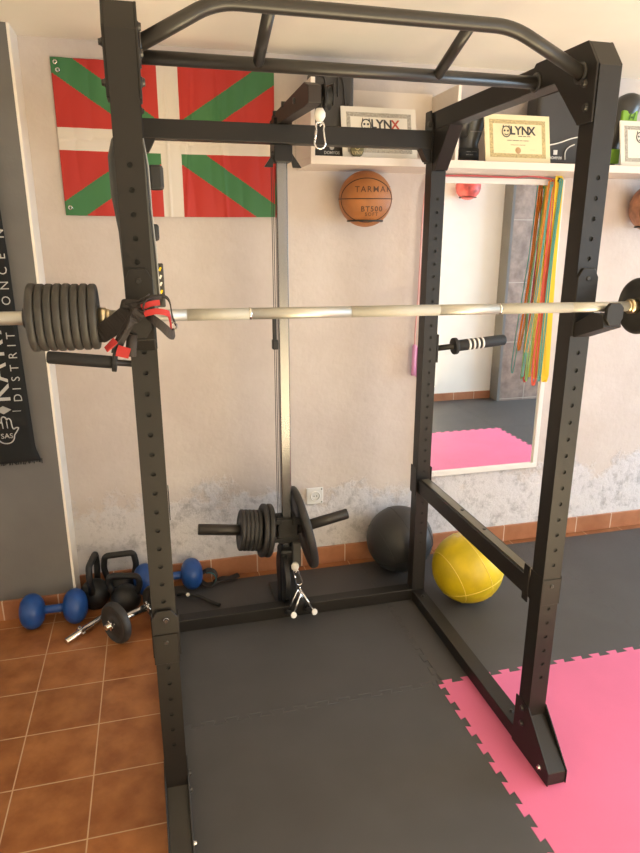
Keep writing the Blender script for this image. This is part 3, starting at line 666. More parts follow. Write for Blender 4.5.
# --- black towel banner on the pillar
t = thing('towel_banner', (-.78, 2.80, 1.3), 'black fringed towel with vertical grey lettering hanging on the dark grey wall', 'towel')
bm = nb(); g = {}
TX0, TX1, TZ0, TZ1 = -1.05, -.520, .742, 2.05; nx, nz = 24, 80
for i in range(nx + 1):
    for j in range(nz + 1):
        u, v = i / nx, j / nz; z = TZ0 + (TZ1 - TZ0) * v
        xr = TX1 - .010 * math.sin((z - .74) * 2.2) - (.018 if z < .77 else 0) * 0 + max(0, .015 * (.80 - z) / .06)
        if z > 1.55: xr -= (z - 1.55) * .04
        x = TX0 + (xr - TX0) * u
        g[i, j] = bm.verts.new((x, 2.795 - .006 * math.sin(u * 9 + z) * math.sin(z * 2.0), z - .012 * (1 - v) * (1 - u)))
for i in range(nx):
    for j in range(nz):
        bm.faces.new((g[i, j], g[i + 1, j], g[i + 1, j + 1], g[i, j + 1])).smooth = True
o = obj('cloth', bm, M['towel'], t); sm = o.modifiers.new('thick', 'SOLIDIFY'); sm.thickness = .006
bm = nb()
for k in range(90):
    x = TX0 + .55 * k / 90 + .004; tube(bm, [(x, 2.796, .748), (x + random.uniform(-.003, .003), 2.793, .730 + random.uniform(-.004, .004))], .0018, 4)
fr_ = obj('fringe', bm, M['towel'], t); fr_['kind'] = 'stuff'
def letter(parent, name, s, size, x, z, m='towel_print', bold=0.0, y=2.783, rotz=PI / 2, sx=1.0):
    bm = nb(); text_into(bm, s, size, facing((x, y, z), 0, rotz) @ Matrix.Diagonal((sx, 1, 1, 1)), bold=bold); return obj(name, bm, M[m], parent)
for ch, zz in zip('DISTRITOONCE', (1.018, 1.056, 1.097, 1.142, 1.192, 1.233, 1.272, 1.33, 1.410, 1.468, 1.524, 1.578)):
    letter(t, 'small_letter', ch, .046, -.5595 + (zz - 1.018) * .012, zz, bold=-.0002)
for ch, zz in zip('KARA', (1.040, 1.125, 1.222, 1.320)):
    letter(t, 'large_letter', ch, .125, -.628, zz, bold=.0008, sx=.95)
letter(t, 'small_letter', 'N', .046, -.548, 1.662)
bm = nb(); box(bm, -.588, -.556, 2.780, 2.784, .962, .9645); obj('divider_line', bm, M['tag_grey'], t)
bm = nb(); prism(bm, [(-.652, .970), (-.622, .987), (-.592, .970), (-.622, .953)], 'xz', 2.781, 2.784); obj('diamond_emblem', bm, M['tag_grey'], t)
bm = nb()
hand = [(-.660, .862), (-.652, .888), (-.648, .916), (-.643, .922), (-.636, .916), (-.634, .935), (-.626, .942), (-.617, .936), (-.615, .928), (-.608, .934), (-.600, .926), (-.597, .898), (-.592, .888), (-.583, .893), (-.574, .891), (-.582, .876), (-.592, .862), (-.596, .845), (-.606, .832), (-.622, .827), (-.640, .830), (-.653, .842)]
tube(bm, smoothpath([(a, 2.781, b) for a, b in hand + hand[:1]], 4), .0026, 6)
tube(bm, [(-.634, 2.781, .920), (-.632, 2.781, .892)], .002, 6); tube(bm, [(-.616, 2.781, .922), (-.615, 2.781, .892)], .002, 6)
text_into(bm, 'SAS', .030, facing((-.622, 2.783, .858)))
obj('hand_emblem', bm, M['towel_print'], t)

# --- mirror
MX0, MX1, MZ0, MZ1 = 1.310, 1.998, .430, 1.922
t = thing('wall_mirror', ((MX0 + MX1) / 2, 2.955, 1.2), 'tall rectangular mirror with a thin white frame on the back wall', 'mirror')
bm = nb(); fw = .026
box(bm, MX0, MX1, 2.950, YW, MZ0, MZ0 + fw); box(bm, MX0, MX1, 2.950, YW, MZ1 - fw, MZ1); box(bm, MX0, MX0 + fw, 2.950, YW, MZ0 + fw, MZ1 - fw); box(bm, MX1 - fw, MX1, 2.950, YW, MZ0 + fw, MZ1 - fw)
obj('frame', bm, M['frame_white'], t, .002)
bm = nb(); box(bm, MX0 + fw, MX1 - fw, 2.962, 2.968, MZ0 + fw, MZ1 - fw); obj('glass', bm, M['mirror'], t)

# --- resistance bands over the mirror corner
def band(name, x0, x1, ztop, zbot, wd, y, m, label, wob=.004, seed=0, skew=0.0):
    rr = random.Random(seed); bm = nb(); n = 16; pts = []
    ph = rr.uniform(0, 6)
    for k in range(n + 1):
        v = k / n; pts.append((x0 + skew * v + wob * math.sin(v * 6 + ph), y + .002 * math.sin(9 * v), ztop + (zbot + .03 - ztop) * v))
    xb0 = x0 + skew + wob * math.sin(6 + ph); xb1 = x1 + skew + wob * math.sin(6 + ph + .6)
    for k in range(1, 8):
        a = PI * k / 8; pts.append(((xb0 + xb1) / 2 - (xb1 - xb0) / 2 * math.cos(a), y - .001, zbot + .03 - .03 * math.sin(a)))
    for k in range(n + 1):
        v = 1 - k / n; pts.append((x1 + skew * v + wob * math.sin(v * 6 + ph + .6), y - .006 + .002 * math.sin(7 * v), ztop + (zbot + .03 - ztop) * v))
    pts.append((x1 - .002, y - .003, ztop + .010)); pts.append((x0, y, ztop + .012)); pts.append((x0, y, ztop - .01))
    ribbon(bm, pts, (1, -.35, 0), wd, .0022); o = obj(name, bm, M[m]); return tag(o, label, 'resistance band', 'resistance bands hanging at the mirror corner')
band('resistance_band', 1.928, 1.940, 1.918, .925, .024, 2.912, 'band_yellow', 'wide yellow resistance band, right-hand one at the mirror corner', .003, 1, .030)
band('resistance_band', 1.912, 1.918, 1.912, .935, .014, 2.934, 'band_yellow', 'yellow band behind the others, left of the widest yellow one', .004, 9, .01)
band('resistance_band', 1.908, 1.922, 1.905, .905, .011, 2.922, 'band_red', 'red resistance band whose loop hangs lowest below the mirror corner', .005, 2, -.004)
band('resistance_band', 1.932, 1.940, 1.912, .930, .008, 2.900, 'band_teal', 'thin teal resistance band, in front of the yellow one', .004, 3, -.015)
band('resistance_band', 1.902, 1.908, 1.890, .925, .008, 2.940, 'band_green', 'thin green resistance band at the left of the bunch', .006, 4, -.035)
band('resistance_band', 1.906, 1.898, 1.900, 1.08, .014, 2.928, 'band_orange', 'orange-red resistance band, shorter than the others', .006, 5, -.045)
band('resistance_band', 1.905, 1.893, 1.895, .955, .005, 2.912, 'band_teal', 'thin dark teal cord bowing out left at the bottom of the bunch', .004, 6, -.060)
bm = nb(); tube(bm, [(1.93, 2.98, 1.915), (1.93, 2.905, 1.912), (1.93, 2.90, 1.925)], .004, 8); tag(obj('wall_hook', bm, M['bracket_dark']), 'small hook that carries the bunch of resistance bands', 'hook')

# --- skipping rope along the top of the mirror
t = thing('skipping_rope', (1.25, 2.94, 1.9), 'thin pink skipping rope draped along the mirror top and down its left side', 'skipping rope')
bm = nb(); tube(bm, smoothpath([(1.93, 2.935, 1.920), (1.80, 2.935, 1.932), (1.70, 2.935, 1.924), (1.50, 2.935, 1.928), (1.33, 2.935, 1.924)], 6), .0042, 8); obj('rope', bm, M['rope_red'], t)
bm = nb(); tube(bm, smoothpath([(1.33, 2.935, 1.924), (1.275, 2.935, 1.900), (1.252, 2.935, 1.82), (1.246, 2.935, 1.60), (1.243, 2.935, 1.36), (1.236, 2.935, 1.20), (1.238, 2.935, 1.14)], 6), .0042, 8); obj('rope', bm, M['rope_pink'], t)
bm = nb(); tube(bm, smoothpath([(1.305, 2.94, 1.905), (1.268, 2.94, 1.86), (1.262, 2.94, 1.70), (1.256, 2.94, 1.40), (1.262, 2.94, 1.13)], 6), .0040, 8); obj('rope', bm, M['rope_pink'], t)
for xx, zz in ((1.237, 1.06), (1.262, 1.05)):
    bm = nb(); tube(bm, [(xx, 2.938, zz + .085), (xx, 2.938, zz + .075), (xx, 2.938, zz), (xx, 2.938, zz - .07)], [.006, .012, .011, .013], 12); obj('handle', bm, M['magenta'], t)

# --- outlet
t = thing('wall_outlet', (.735, 2.965, .38), 'white square wall socket above the skirting, right of the large black plate', 'outlet')
bm = nb(); box(bm, .692, .780, 2.963, 2.976, .336, .424); obj('cover', bm, M['socket_white'], t, .004)
bm = nb(); lathe(bm, [(.027, .0), (.027, .003), (.021, .003), (.019, -.006), (0, -.006)], 28, Matrix.Translation((.738, 2.962, .380)) @ Matrix.Rotation(PI / 2, 4, 'X'), mis=[0, 0, 1, 1]); obj('socket', bm, [M['socket_white'], M['socket_dark']], t)
for dx in (-.007, .007):
    bm = nb(); lathe(bm, [(0, .004), (.003, .004), (.003, 0)], 8, Matrix.Translation((.738 + dx, 2.9665, .380)) @ Matrix.Rotation(PI / 2, 4, 'X')); obj('contact_hole', bm, M['hole'], t)
for dx, dz in ((.036, .036), (.036, -.034)):
    bm = nb(); box(bm, .736 + dx - .004, .736 + dx + .002, 2.9615, 2.964, .38 + dz - .003, .38 + dz + .003); obj('screw', bm, M['hole'], t)

# --- balls on wall
def uvsphere(bm, c, r, nu=48, nv=32, sc_=(1, 1, 1), mi=0):
    lathe(bm, [(r * math.sin(PI * k / nv), -r * math.cos(PI * k / nv)) for k in range(nv + 1)], nu, Matrix.Translation(c) @ Matrix.Diagonal((*sc_, 1)), mi)
bc = V3((.940, 2.856, 1.812)); br = .1175
t = thing('basketball', bc, 'orange basketball with dark lettering held on the wall under the shelf', 'basketball')
bm = nb(); uvsphere(bm, bc, br); obj('ball_skin', bm, M['basket'], t)
# local frame facing the room
fwd = V3((-.30, -.95, -.06)).normalized(); rgt = V3((.95, -.30, .0)).normalized(); upv = rgt.cross(fwd).normalized() if rgt.cross(fwd).z > 0 else fwd.cross(rgt).normalized()
def on_ball(a, b, rr=None):
    rr = rr or br; n2 = a * a + b * b; c = math.sqrt(max(0, 1 - n2)); return bc + (rgt * a + upv * b + fwd * c) * rr
for pts, cl in (([on_ball(.999 * math.sin(a), .02 * math.cos(a) - .0) for a in [(-PI / 2 + PI * k / 40) for k in range(41)]], False),
            ([on_ball(.93 * math.cos(a) + .03, (.80 if math.sin(a) < 0 else .72) * math.sin(a) * (1 - .0 * math.cos(a))) for a in [2 * PI * k / 60 for k in range(60)]], True)):
    bm = nb(); tube(bm, [bc + (V3(p) - bc) * 1.0 for p in pts], .0022, 6, closed=cl); obj('seam', bm, M['ball_line'], t)
bm = nb(); tube(bm, [bc + (upv * math.cos(a) + fwd * math.sin(a) * .35 + rgt * math.sin(a) * .9).normalized() * br for a in [PI * k / 30 for k in range(0)]] or [on_ball(0, .999), on_ball(.01, .999)], .0005, 4); bm.free()
def tx(body, size, a0, b0, spacing=1.0, bold=0):
    bm = nb(); text_into(bm, body, size, None, fn=lambda c: on_ball((a0 + c.x / br), (b0 + c.y / br), br + .0006 + c.z * .3), depth=.001, spacing=spacing, bold=bold); return obj('lettering', bm, M['ball_print'], t)
tx('TARMAK', .034, .27, .33, 1.25, .0001); tx('BT500', .030, .22, -.34, 1.2, .0006); tx('SOFT', .020, .22, -.52, 1.3, .0003); tx('-- -', .012, .22, -.66, 1.2)
def cradle(c, r, label):
    t2 = thing('ball_holder', (c[0], c[1], c[2] - r), label, 'ball holder')
    bm = nb(); rr = r * .66; zz = c[2] - math.sqrt(r * r - rr * rr) - .004
    tube(bm, [(c[0] + rr * math.cos(a), c[1] + rr * math.sin(a), zz) for a in [2 * PI * k / 36 for k in range(36)]], .004, 8, closed=True); obj('ring', bm, M['bracket_dark'], t2)
    bm = nb(); tube(bm, [(c[0], c[1] + rr, zz), (c[0], YW + .004 if c[1] > 1 else c[1] + rr, zz)], .004, 8); obj('arm', bm, M['bracket_dark'], t2)
cradle(bc, br, 'dark wire ring holding the orange basketball on the wall')
c2 = V3((2.452, 2.855, 1.795)); t = thing('patterned_ball', c2, 'brown patterned ball at the right edge, under the shelf', 'ball')
bm = nb(); uvsphere(bm, c2, .118); obj('ball_skin', bm, M['brown_ball'], t)
bm = nb()
for k in range(9):
    a = PI + .5 + k * .22; pts = [c2 + V3((math.cos(a + .15 * math.sin(q * 2)) * math.cos(q), -abs(math.sin(a)) * math.cos(q) * .6, math.sin(q))).normalized() * .1185 for q in [(-1.2 + .3 * i) for i in range(9)]]
    tube(bm, pts, .002, 6)
obj('drawn_lines', bm, M['ball_line'], t)
cradle(c2, .118, 'dark wire ring holding the brown patterned ball at the right edge')
c3 = V3((2.981, -.020, 2.115)); t = thing('patterned_ball', c3, 'red patterned ball on the opposite wall, seen only in the mirror', 'ball')
bm = nb(); uvsphere(bm, c3, .118); obj('ball_skin', bm, M['red_ball'], t)
t2 = thing('ball_holder', (c3[0], -.14, c3[2] - .12), 'wire ring holding the red ball, seen only in the mirror', 'ball holder')
bm = nb(); rr = .08; zz = c3[2] - .096
tube(bm, [(c3[0] + rr * math.cos(a), c3[1] + rr * math.sin(a), zz) for a in [2 * PI * k / 30 for k in range(30)]], .004, 8, closed=True); tube(bm, [(c3[0], c3[1] - rr, zz), (c3[0], -.142, zz)], .004, 8); obj('ring', bm, M['bracket_dark'], t2)

# ================================================================== SHELF AND ITS ITEMS
SX0, SX1, SY0 = .655, 2.75, 2.700; SZ = 1.966
t = thing('wall_shelf', (1.4, 2.97, 1.95), 'long pale shelf with a raised divider on the back wall above the mirror', 'shelf')
bm = nb(); box(bm, SX0, SX1, SY0, YW, 1.934, SZ); obj('board', bm, M['shelf'], t, .002)
bm = nb(); box(bm, SX0, SX0 + .018, SY0, YW, SZ, 2.250); obj('end_panel', bm, M['shelf'], t, .001, 1)
bm = nb(); box(bm, 1.283, 1.298, SY0, YW, SZ, 2.256); obj('divider', bm, M['shelf'], t, .001, 1)
bm = nb(); box(bm, SX0 + .018, 1.283, YW - .012, YW, SZ, 2.266); obj('back_panel', bm, M['shelf'], t)

def certificate(x0, w_, h_, y, paper, border, label, name3, medal=False):
    lean = .22; zb = SZ + .0005
    t = thing('certificate', (x0 + w_ / 2, y, zb), label, 'certificate', 'certificates on the shelf')
    Mx = Matrix.Translation((x0, y, zb)) @ Matrix.Rotation(-lean, 4, 'X')      # local x right, z up, -y towards the room
    def pl(name, a0, a1, b0, b1, d0, d1, m):
        bm = nb(); box(bm, a0, a1, d0, d1, b0, b1, 0, Mx); return obj(name, bm, m, t)
    sheet = pl('sheet', 0, w_, 0, h_, 0, .006, paper)
    m_ = .022; bw = .017
    bm = nb()
    for a0, a1, b0, b1 in ((m_, w_ - m_, m_, m_ + bw), (m_, w_ - m_, h_ - m_ - bw, h_ - m_), (m_, m_ + bw, m_ + bw, h_ - m_ - bw), (w_ - m_ - bw, w_ - m_, m_ + bw, h_ - m_ - bw)): box(bm, a0, a1, -.0006, 0.0, b0, b1, 0, Mx)
    obj('printed_border', bm, border, sheet)
    def T(name, s, size, cx, cz_, m, bold=0, al='CENTER', sp=1.0):
        bm = nb(); mm = Mx @ Matrix.Translation((cx, -.0008, cz_)) @ Matrix.Rotation(PI / 2, 4, 'X'); text_into(bm, s, size, mm, depth=.0003, bold=bold, align=al, spacing=sp); return obj(name, bm, m, sheet)
    T('heading', 'LYN', .050, w_ * .53, h_ * .665, M['ink'], .0014); T('heading', 'X', .050, w_ * .715, h_ * .665, M['ink_red'] if medal else M['ink'], .0014)
    T('subheading', name3, .0125, w_ * .60, h_ * .56, M['ink'], .0006)
    bm = nb()
    tube(bm, [Mx @ V3((w_ * .325 + .020 * math.cos(a), -.001, h_ * .645 + .023 * math.sin(a))) for a in [2 * PI * k / 20 for k in range(20)]], .0022, 5, closed=True)
    for q in ((-.008, .004), (.008, .004)): lathe(bm, [(0, .001), (.0045, .001), (.0045, 0)], 10, Mx @ Matrix.Translation((w_ * .325 + q[0], -.0004, h_ * .645 + q[1])) @ Matrix.Rotation(PI / 2, 4, 'X'))
    for s in (-1, 1): prism(bm, [(0, 0), (.008, 0), (.004, .012)], 'xz', 0, .001)
    bm.verts.ensure_lookup_table()
    for i, s in ((-12, -1), (-6, 1)):
        for v in bm.verts[i:(i + 6) or None]: v.co = Mx @ (v.co + V3((w_ * .325 + s * .014 - .004, -.0012, h_ * .645 + .018)))
    tube(bm, [Mx @ V3((w_ * .325 + a, -.001, h_ * .645 - .010 - b)) for a, b in ((-.009, 0), (0, .005), (.009, 0))], .0018, 5)
    obj('animal_emblem', bm, M['ink'], sheet)
    T('text_line', '----- ------- --- ------', .0140, w_ * .5, h_ * .47, M['ink'], .0003)
    T('signature', '~~-~~ ~-~~', .0145, w_ * .5, h_ * .375, M['ink'], 0)
    T('small_text', '-- ---', .007, w_ * .28, h_ * .24, M['seal']); T('small_text', '--- -- ----', .007, w_ * .72, h_ * .28, M['seal'])
    bm = nb(); lathe(bm, [(0, .0012), (.012, .0012), (.014, 0)], 18, Mx @ Matrix.Translation((w_ * .5, -.0003, h_ * .26)) @ Matrix.Rotation(PI / 2, 4, 'X')); obj('seal', bm, M['ink_red'] if medal else M['seal'], sheet)
    return t, Mx
certificate(.800, .328, .205, 2.735, M['paper_white'], M['paper_edge_grey'], 'ivory certificate left of the shelf divider, behind the rear crossbar', '----- ---- ----', True)
certificate(1.448, .318, .205, 2.735, M['paper_cream'], M['paper_edge_gold'], 'cream certificate with gold border in the middle of the shelf, between glove and pad', '----- ---- ----')
certificate(2.135, .33, .205, 2.735, M['paper_white'], M['paper_edge_grey'], 'ivory certificate at the right edge of the photo, beside the lime glove', '----- ---- ----')
t = thing('round_medal', (.858, 2.728, SZ), 'round olive medal with lettering standing before the ivory certificate', 'medal')
bm = nb(); lathe(bm, [(0, .004), (.026, .004), (.029, .002), (.029, -.002), (0, -.002)], 28, Matrix.Translation((.858, 2.728, SZ + .029)) @ Matrix.Rotation(PI / 2, 4, 'X')); obj('disc', bm, M['medal'], t)
bm = nb(); text_into(bm, 'LYNX', .017, facing((.858, 2.7235, SZ + .017)), bold=.0003); tube(bm, [(.858 + .010 * math.cos(a), 2.7235, SZ + .039 + .010 * math.sin(a)) for a in [2 * PI * k / 12 for k in range(12)]], .0015, 5, closed=True); obj('emblem', bm, M['paper_edge_gold'], t)

def rpad(t, x0, x1, y0, y1, z0, z1, rad, m, name='padding', bev=.02):
    pts = []
    for cx, cz_, a0 in ((x1 - rad, z0 + rad * .6, -90), (x1 - rad, z1 - rad, 0), (x0 + rad, z1 - rad, 90), (x0 + rad, z0 + rad * .6, 180)):
        for k in range(7):
            a = math.radians(a0 + 90 * k / 6); rz = rad * (.6 if cz_ == z0 + rad * .6 else 1); pts.append((cx + rad * math.cos(a), cz_ + rz * math.sin(a)))
    bm = nb(); prism(bm, pts, 'xz', y0, y1); return obj(name, bm, m, t, bev, 4, 50)
t = thing('kick_pad', (.78, 2.85, SZ), 'tall black strike pad at the left end of the shelf, behind the pulley carabiner', 'strike pad', 'strike pads on the shelf')
rpad(t, .684, .862, 2.79, 2.90, SZ + .001, 2.315, .035, M['pad'])
bm = nb(); text_into(bm, 'DOMYOS', .016, facing((.767, 2.7885, 1.988)), bold=.0004); obj('lettering', bm, M['print_white'], t)
bm = nb(); lathe(bm, [(0, .001), (.010, .001), (.010, 0)], 16, Matrix.Translation((.767, 2.7895, 2.009)) @ Matrix.Rotation(PI / 2, 4, 'X')); obj('emblem', bm, M['print_white'], t)
bm = nb(); tube(bm, smoothpath([(.790, 2.785, 2.20), (.790, 2.785, 2.27), (.800, 2.785, 2.275), (.812, 2.785, 2.25), (.822, 2.785, 2.17), (.826, 2.785, 2.155), (.835, 2.785, 2.175)], 5), .003, 6)
tube(bm, smoothpath([(.690, 2.785, 2.24), (.697, 2.785, 2.272), (.715, 2.785, 2.275), (.735, 2.785, 2.26), (.737, 2.785, 2.20)], 5), .003, 6); obj('edge_cord', bm, M['bracket_dark'], t)
t = thing('kick_pad', (1.88, 2.86, SZ), 'black strike pad with white curved line on the shelf behind the right front upright', 'strike pad', 'strike pads on the shelf')
rpad(t, 1.735, 1.985, 2.82, 2.93, SZ + .001, 2.290, .05, M['pad'])
bm = nb(); tube(bm, smoothpath([(1.745, 2.816, 2.062), (1.790, 2.816, 2.055), (1.85, 2.816, 2.066), (1.92, 2.816, 2.088), (1.975, 2.816, 2.098)], 6), .0032, 6)
tube(bm, smoothpath([(1.892, 2.816, 1.995), (1.890, 2.816, 2.028), (1.907, 2.816, 2.050), (1.935, 2.816, 2.062)], 6), .0028, 6); obj('white_piping', bm, M['print_white'], t)
bm = nb(); text_into(bm, 'DOMYOS', .016, facing((1.842, 2.8185, SZ + .036)), bold=.0004); box(bm, 1.830, 1.850, 2.8175, 2.8195, SZ + .050, SZ + .070); obj('lettering', bm, M['print_white'], t)

def glove(cx, cy, s, lime, label, lean=0.0):
    """boxing glove standing on its cuff, knuckles up"""
    t = thing('boxing_glove', (cx, cy, SZ), label, 'boxing glove', 'boxing gloves on the shelf')
    secs = [(0.0, .050, .040, 0, 0), (.02, .052, .042, 0, 0), (.075, .050, .040, 0, 0), (.095, .046, .038, 0, 0), (.12, .052, .044, .002, -.002), (.16, .060, .052, .004, -.006), (.20, .065, .058, .006, -.012), (.24, .064, .060, .007, -.018), (.27, .056, .055, .006, -.024), (.29, .040, .042, .004, -.028), (.300, .018, .02, .002, -.03), (.302, .001, .001, .002, -.03)]
    secs = [(z, a, b, dx + lean * z, dy) for z, a, b, dx, dy in secs]
    def body(bm, lo, hi, grow=0.0):
        rings = []; n = 28
        ss = [q for q in secs if lo <= q[0] <= hi]
        for z, a, b, dx, dy in ss:
            rings.append([bm.verts.new((cx + (dx + (a + grow) * math.cos(2 * PI * k / n)) * s, cy + (dy + (b + grow) * math.sin(2 * PI * k / n)) * s, SZ + .0005 + z * s)) for k in range(n)])
        for A_, B_ in zip(rings, rings[1:]):
            for k in range(n):
                f = bm.faces.new((A_[k], A_[(k + 1) % n], B_[(k + 1) % n], B_[k])); f.smooth = True
        bm.faces.new(rings[0][::-1]); bm.faces.new(rings[-1])
    bm = nb(); body(bm, 0, 1); obj('mitt', bm, M['glove'], t)
    bm = nb(); body(bm, .02, .075, .003); obj('wrist_strap', bm, M['glove_strap'], t)
    bm = nb(); tube(bm, [V3((cx, cy, SZ)) + V3(p) * s for p in ((-.045, -.035, .13), (-.060, -.058, .17), (-.050, -.072, .21), (-.030, -.075, .235))], [.020 * s, .024 * s, .022 * s, .012 * s], 14); obj('thumb', bm, M['glove'], t)
    yf = cy - .062 * s
    bm = nb()
    if lime:
        box(bm, cx + .020 * s, cx + .096 * s, yf - .010 * s, yf + .030 * s, SZ + .180 * s, SZ + .228 * s); obj('lime_patch', bm, M['lime'], t, .006)
        bm = nb(); text_into(bm, '/-/', .034 * s, facing((cx + .066 * s, yf - .0115 * s, SZ + .203 * s)), bold=.002); obj('patch_mark', bm, M['lime_dark'], t)
        bm = nb(); box(bm, cx - .00, cx + .048 * s, cy - .048 * s, cy - .036 * s, SZ + .018 * s, SZ + .078 * s); obj('lime_cuff', bm, M['lime'], t, .004)
    else:
        text_into(bm, '-----', .040 * s, facing((cx + .004, yf - .001 * s, SZ + .150 * s)), bold=.0005); obj('grey_print', bm, M['print_grey'], t)
        bm = nb(); text_into(bm, '----- ------', .0150 * s, facing((cx - .004, cy - .0465 * s, SZ + .058 * s))); text_into(bm, '--- ----', .0150 * s, facing((cx - .014, cy - .0465 * s, SZ + .044 * s))); obj('strap_print', bm, M['tag_grey'], t)
glove(1.428, 2.868, .90, False, 'black boxing glove standing on its cuff just right of the shelf divider')
glove(2.128, 2.862, 1.08, True, 'black boxing glove with lime green patches, right of the right front upright', .25)

# ================================================================== BALLS ON THE FLOOR
def medicine_ball(c, r, m, sm_, label, name):
    t = thing(name, c, label, 'exercise ball'); c = V3(c)
    bm = nb(); uvsphere(bm, c, r, 56, 36); obj('ball_skin', bm, M[m], t)
    ax = V3((.25, -.80, .55)).normalized(); a, b = frame_of(ax)
    # panel seams: three meridian circles and two latitudes
    def circ(nrm, off):
        u, v = frame_of(nrm); rr = math.sqrt(max(0, 1 - off * off)); return [c + (nrm * off + (u * math.cos(q) + v * math.sin(q)) * rr) * (r + .0002) for q in [2 * PI * k / 64 for k in range(64)]]
    for nrm, off in ((V3((.93, .10, .35)).normalized(), .12), (V3((.93, .10, .35)).normalized(), -.62), (V3((.93, .10, .35)).normalized(), .74), (V3((-.30, .25, .92)).normalized(), -.42)):
        bm = nb(); tube(bm, circ(nrm, off), .0016, 5, closed=True); obj('seam', bm, M[sm_], t)
    return t, c
medicine_ball((1.142, 2.800, .170), .169, 'black_ball', 'seam_black', 'large black exercise ball on the mat behind the right rear upright', 'medicine_ball')
t, c = medicine_ball((1.346, 2.450, .166), .165, 'yellow_ball', 'seam_yellow', 'large yellow exercise ball on the mat right of the rack', 'medicine_ball')

# ================================================================== FREE WEIGHTS ON THE TILES
def blue_dumbbell(c0, c1, r, label):
    c0, c1 = V3(c0), V3(c1); d = (c1 - c0).normalized(); q = d.to_track_quat('Z', 'Y').to_matrix().to_4x4()
    t = thing('dumbbell', (c0 + c1) / 2 - V3((0, 0, r)), label, 'dumbbell', 'blue dumbbells')
    for cc in (c0, c1):
        bm = nb(); pr = []
        for k in range(17):
            a = PI * k / 16; pr.append((r * math.sin(a) ** .8 if 0 < k < 16 else 0, -.052 * math.cos(a)))
        lathe(bm, pr, 36, Matrix.Translation(cc) @ q); obj('weight_head', bm, M['blue'], t)
    bm = nb(); L_ = (c1 - c0).length; tube(bm, [c0, c0 + d * L_ * .5, c1], [.020, .0175, .020], 18); obj('handle', bm, M['blue'], t)
blue_dumbbell((-.607, 2.722, FZ + .078), (-.428, 2.722, FZ + .078), .078, 'blue dumbbell on the orange tiles by the dark grey wall')
blue_dumbbell((-.128, 2.868, FZ + .088), (.094, 2.868, FZ + .088), .076, 'blue dumbbell half hidden behind the left front upright')

def kettlebell(c, rz, tilt, s, hw, label, R=.068, zt=.222):
    t = thing('kettlebell', (c[0], c[1], FZ), label, 'kettlebell', 'black kettlebells')
    Mx = Matrix.Translation((c[0], c[1], FZ)) @ Matrix.Rotation(rz, 4, 'Z') @ Matrix.Rotation(tilt, 4, 'X')
    R = R * s
    bm = nb(); pr = [(0, .001), (R * .62, .001)] + [(R * math.sin(a), R * .95 - R * math.cos(a)) for a in [PI * (.22 + .70 * k / 18) for k in range(19)]] + [(0, R * 1.93)]
    lathe(bm, pr, 36, Mx); obj('body', bm, M['kettle'], t)
    h = hw / 2; z0 = R * 1.35; z1 = zt * s
    pts = fillet([(-h * .74, 0, z0), (-h * 1.02, 0, z0 + (z1 - z0) * .55), (-h * .9, 0, z1), (h * .9, 0, z1), (h * 1.02, 0, z0 + (z1 - z0) * .55), (h * .74, 0, z0)], .020)
    bm = nb(); tube(bm, [Mx @ p for p in pts], .0145 * s, 14); obj('handle', bm, M['kettle'], t)
kettlebell((-.352, 2.838), math.radians(82), 0.0, 1.0, .150, 'black kettlebell with its handle seen edge-on, next to the white corner strip', .068, .235)
kettlebell((-.236, 2.892), math.radians(2), 0.0, 1.0, .145, 'black kettlebell with wide handle against the skirting', .060, .222)
kettlebell((-.212, 2.756), math.radians(-12), .06, 1.0, .140, 'black kettlebell in front, behind the chrome dumbbell', .068, .185)

# adjustable dumbbell
def star(bm, p, d, r=.026, T=.012):
    q = d.to_track_quat('Z', 'Y').to_matrix().to_4x4(); n = 24; A_ = []; B_ = []
    for k in range(n):
        rr = r * (1.0 if (k % 4) in (0, 1) else .72); a = 2 * PI * k / n
        A_.append(bm.verts.new(p + (q @ V3((rr * math.cos(a), rr * math.sin(a), -T / 2))))); B_.append(bm.verts.new(p + (q @ V3((rr * math.cos(a), rr * math.sin(a), T / 2)))))
    bm.faces.new(A_[::-1]); bm.faces.new(B_)
    for k in range(n): bm.faces.new((A_[k], A_[(k + 1) % n], B_[(k + 1) % n], B_[k]))
a0 = V3((-.285, 2.490, .081)); a1 = V3((-.052, 2.670, .074)); d = (a1 - a0).normalized()
t = thing('adjustable_dumbbell', V3(((a0.x + a1.x) / 2, (a0.y + a1.y) / 2, FZ)), 'chrome adjustable dumbbell with black plates and star collars on the tiles', 'dumbbell')
bm = nb(); tube(bm, [a0, a1], .0125, 16); obj('bar', bm, M['chrome'], t, .001, 1)
pc = a0 + d * .052
q = d.to_track_quat('Z', 'Y').to_matrix().to_4x4()
bm = nb(); lathe(bm, plate_prof(.090, .036, .024, .013), 40, Matrix.Translation(pc) @ q); obj('plate', bm, M['iron'], t)
bm = nb(); star(bm, pc - d * .026, d, .023, .014); obj('star_collar', bm, M['chrome'], t, .001, 1)
bm = nb(); star(bm, pc + d * .165, d, .025, .014); obj('star_collar', bm, M['chrome'], t, .001, 1)
bm = nb(); tube(bm, [pc + d * .022, pc + d * .150], .0165, 18); obj('sleeve_grip', bm, M['chrome'], t, .001, 1)
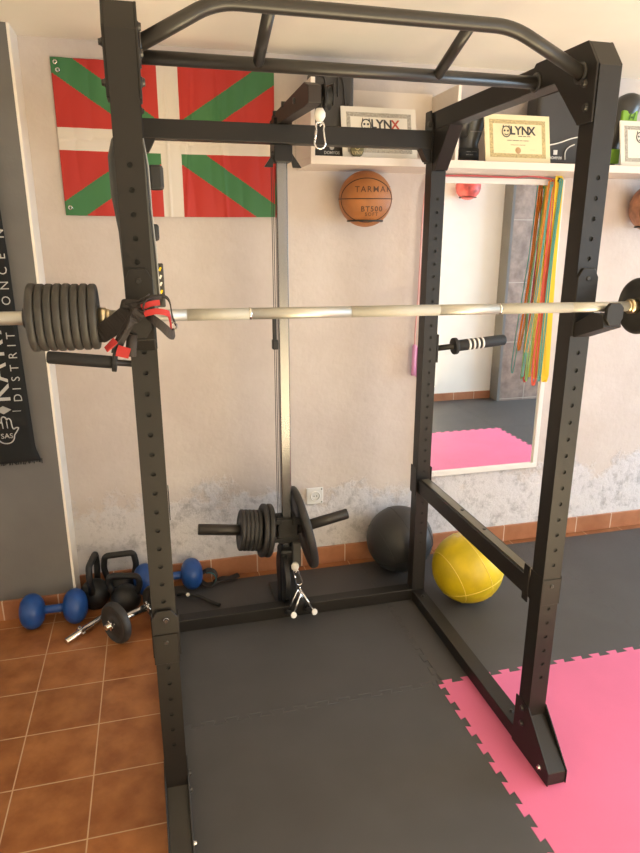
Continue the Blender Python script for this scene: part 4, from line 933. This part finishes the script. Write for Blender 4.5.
bm = nb(); lathe(bm, plate_prof(.082, .03, .024, .013), 36, Matrix.Translation(a1 - d * .035) @ q); obj('plate', bm, M['iron'], t)
# bare chrome bar
b0 = V3((-.455, 2.548, FZ + .014)); b1 = V3((-.300, 2.695, FZ + .030)); d = (b1 - b0).normalized()
t = thing('dumbbell_bar', (b0 + b1) / 2 - V3((0, 0, .02)), 'bare chrome dumbbell bar with a star collar lying on the tiles', 'dumbbell bar')
bm = nb(); tube(bm, [b0, b1], .0140, 16); obj('bar', bm, M['chrome'], t, .001, 1)
bm = nb(); star(bm, b0 + d * .078, d, .024, .014); obj('star_collar', bm, M['chrome'], t, .001, 1)

# ankle strap and rope clutter near the wall
t = thing('ankle_strap', (.19, 2.88, 0), 'black cuff with teal cord lying at the end of the right blue dumbbell', 'strap')
bm = nb(); ribbon(bm, [(.175 + .038 * math.cos(a), 2.885 + .02 * math.sin(a), .035 + .030 * math.sin(a)) for a in [2 * PI * k / 20 for k in range(21)]], (.2, 1, 0), .040, .006); obj('cuff', bm, M['dark_strap'], t)
bm = nb(); tube(bm, [(.172 + .036 * math.cos(a), 2.858, .040 + .036 * math.sin(a)) for a in [PI * (-.6 + 1.2 * k / 14) for k in range(15)]], .003, 6); obj('teal_cord', bm, M['teal'], t)
bm = nb(); ribbon(bm, smoothpath([(.20, 2.875, .012), (.24, 2.885, .020), (.28, 2.89, .014), (.325, 2.90, .022)], 5), (0, 1, 0), .034, .008); obj('strap_end', bm, M['dark_strap'], t)
t = thing('cable_rope', (.12, 2.73, 0), 'black rope with a white end ball curling over the mat behind the crossmember', 'rope')
bm = nb(); tube(bm, smoothpath([(.02, 2.80, .012), (.05, 2.775, .030), (.085, 2.76, .026), (.12, 2.74, .022), (.16, 2.705, .014), (.205, 2.665, .009)], 6), .0085, 10); obj('rope', bm, M['rubber'], t)
bm = nb(); uvsphere(bm, (.066, 2.748, .036), .0095, 16, 10); obj('end_ball', bm, M['white_plastic'], t)

for o in bpy.data.objects:
    if o.type == 'EMPTY': pass
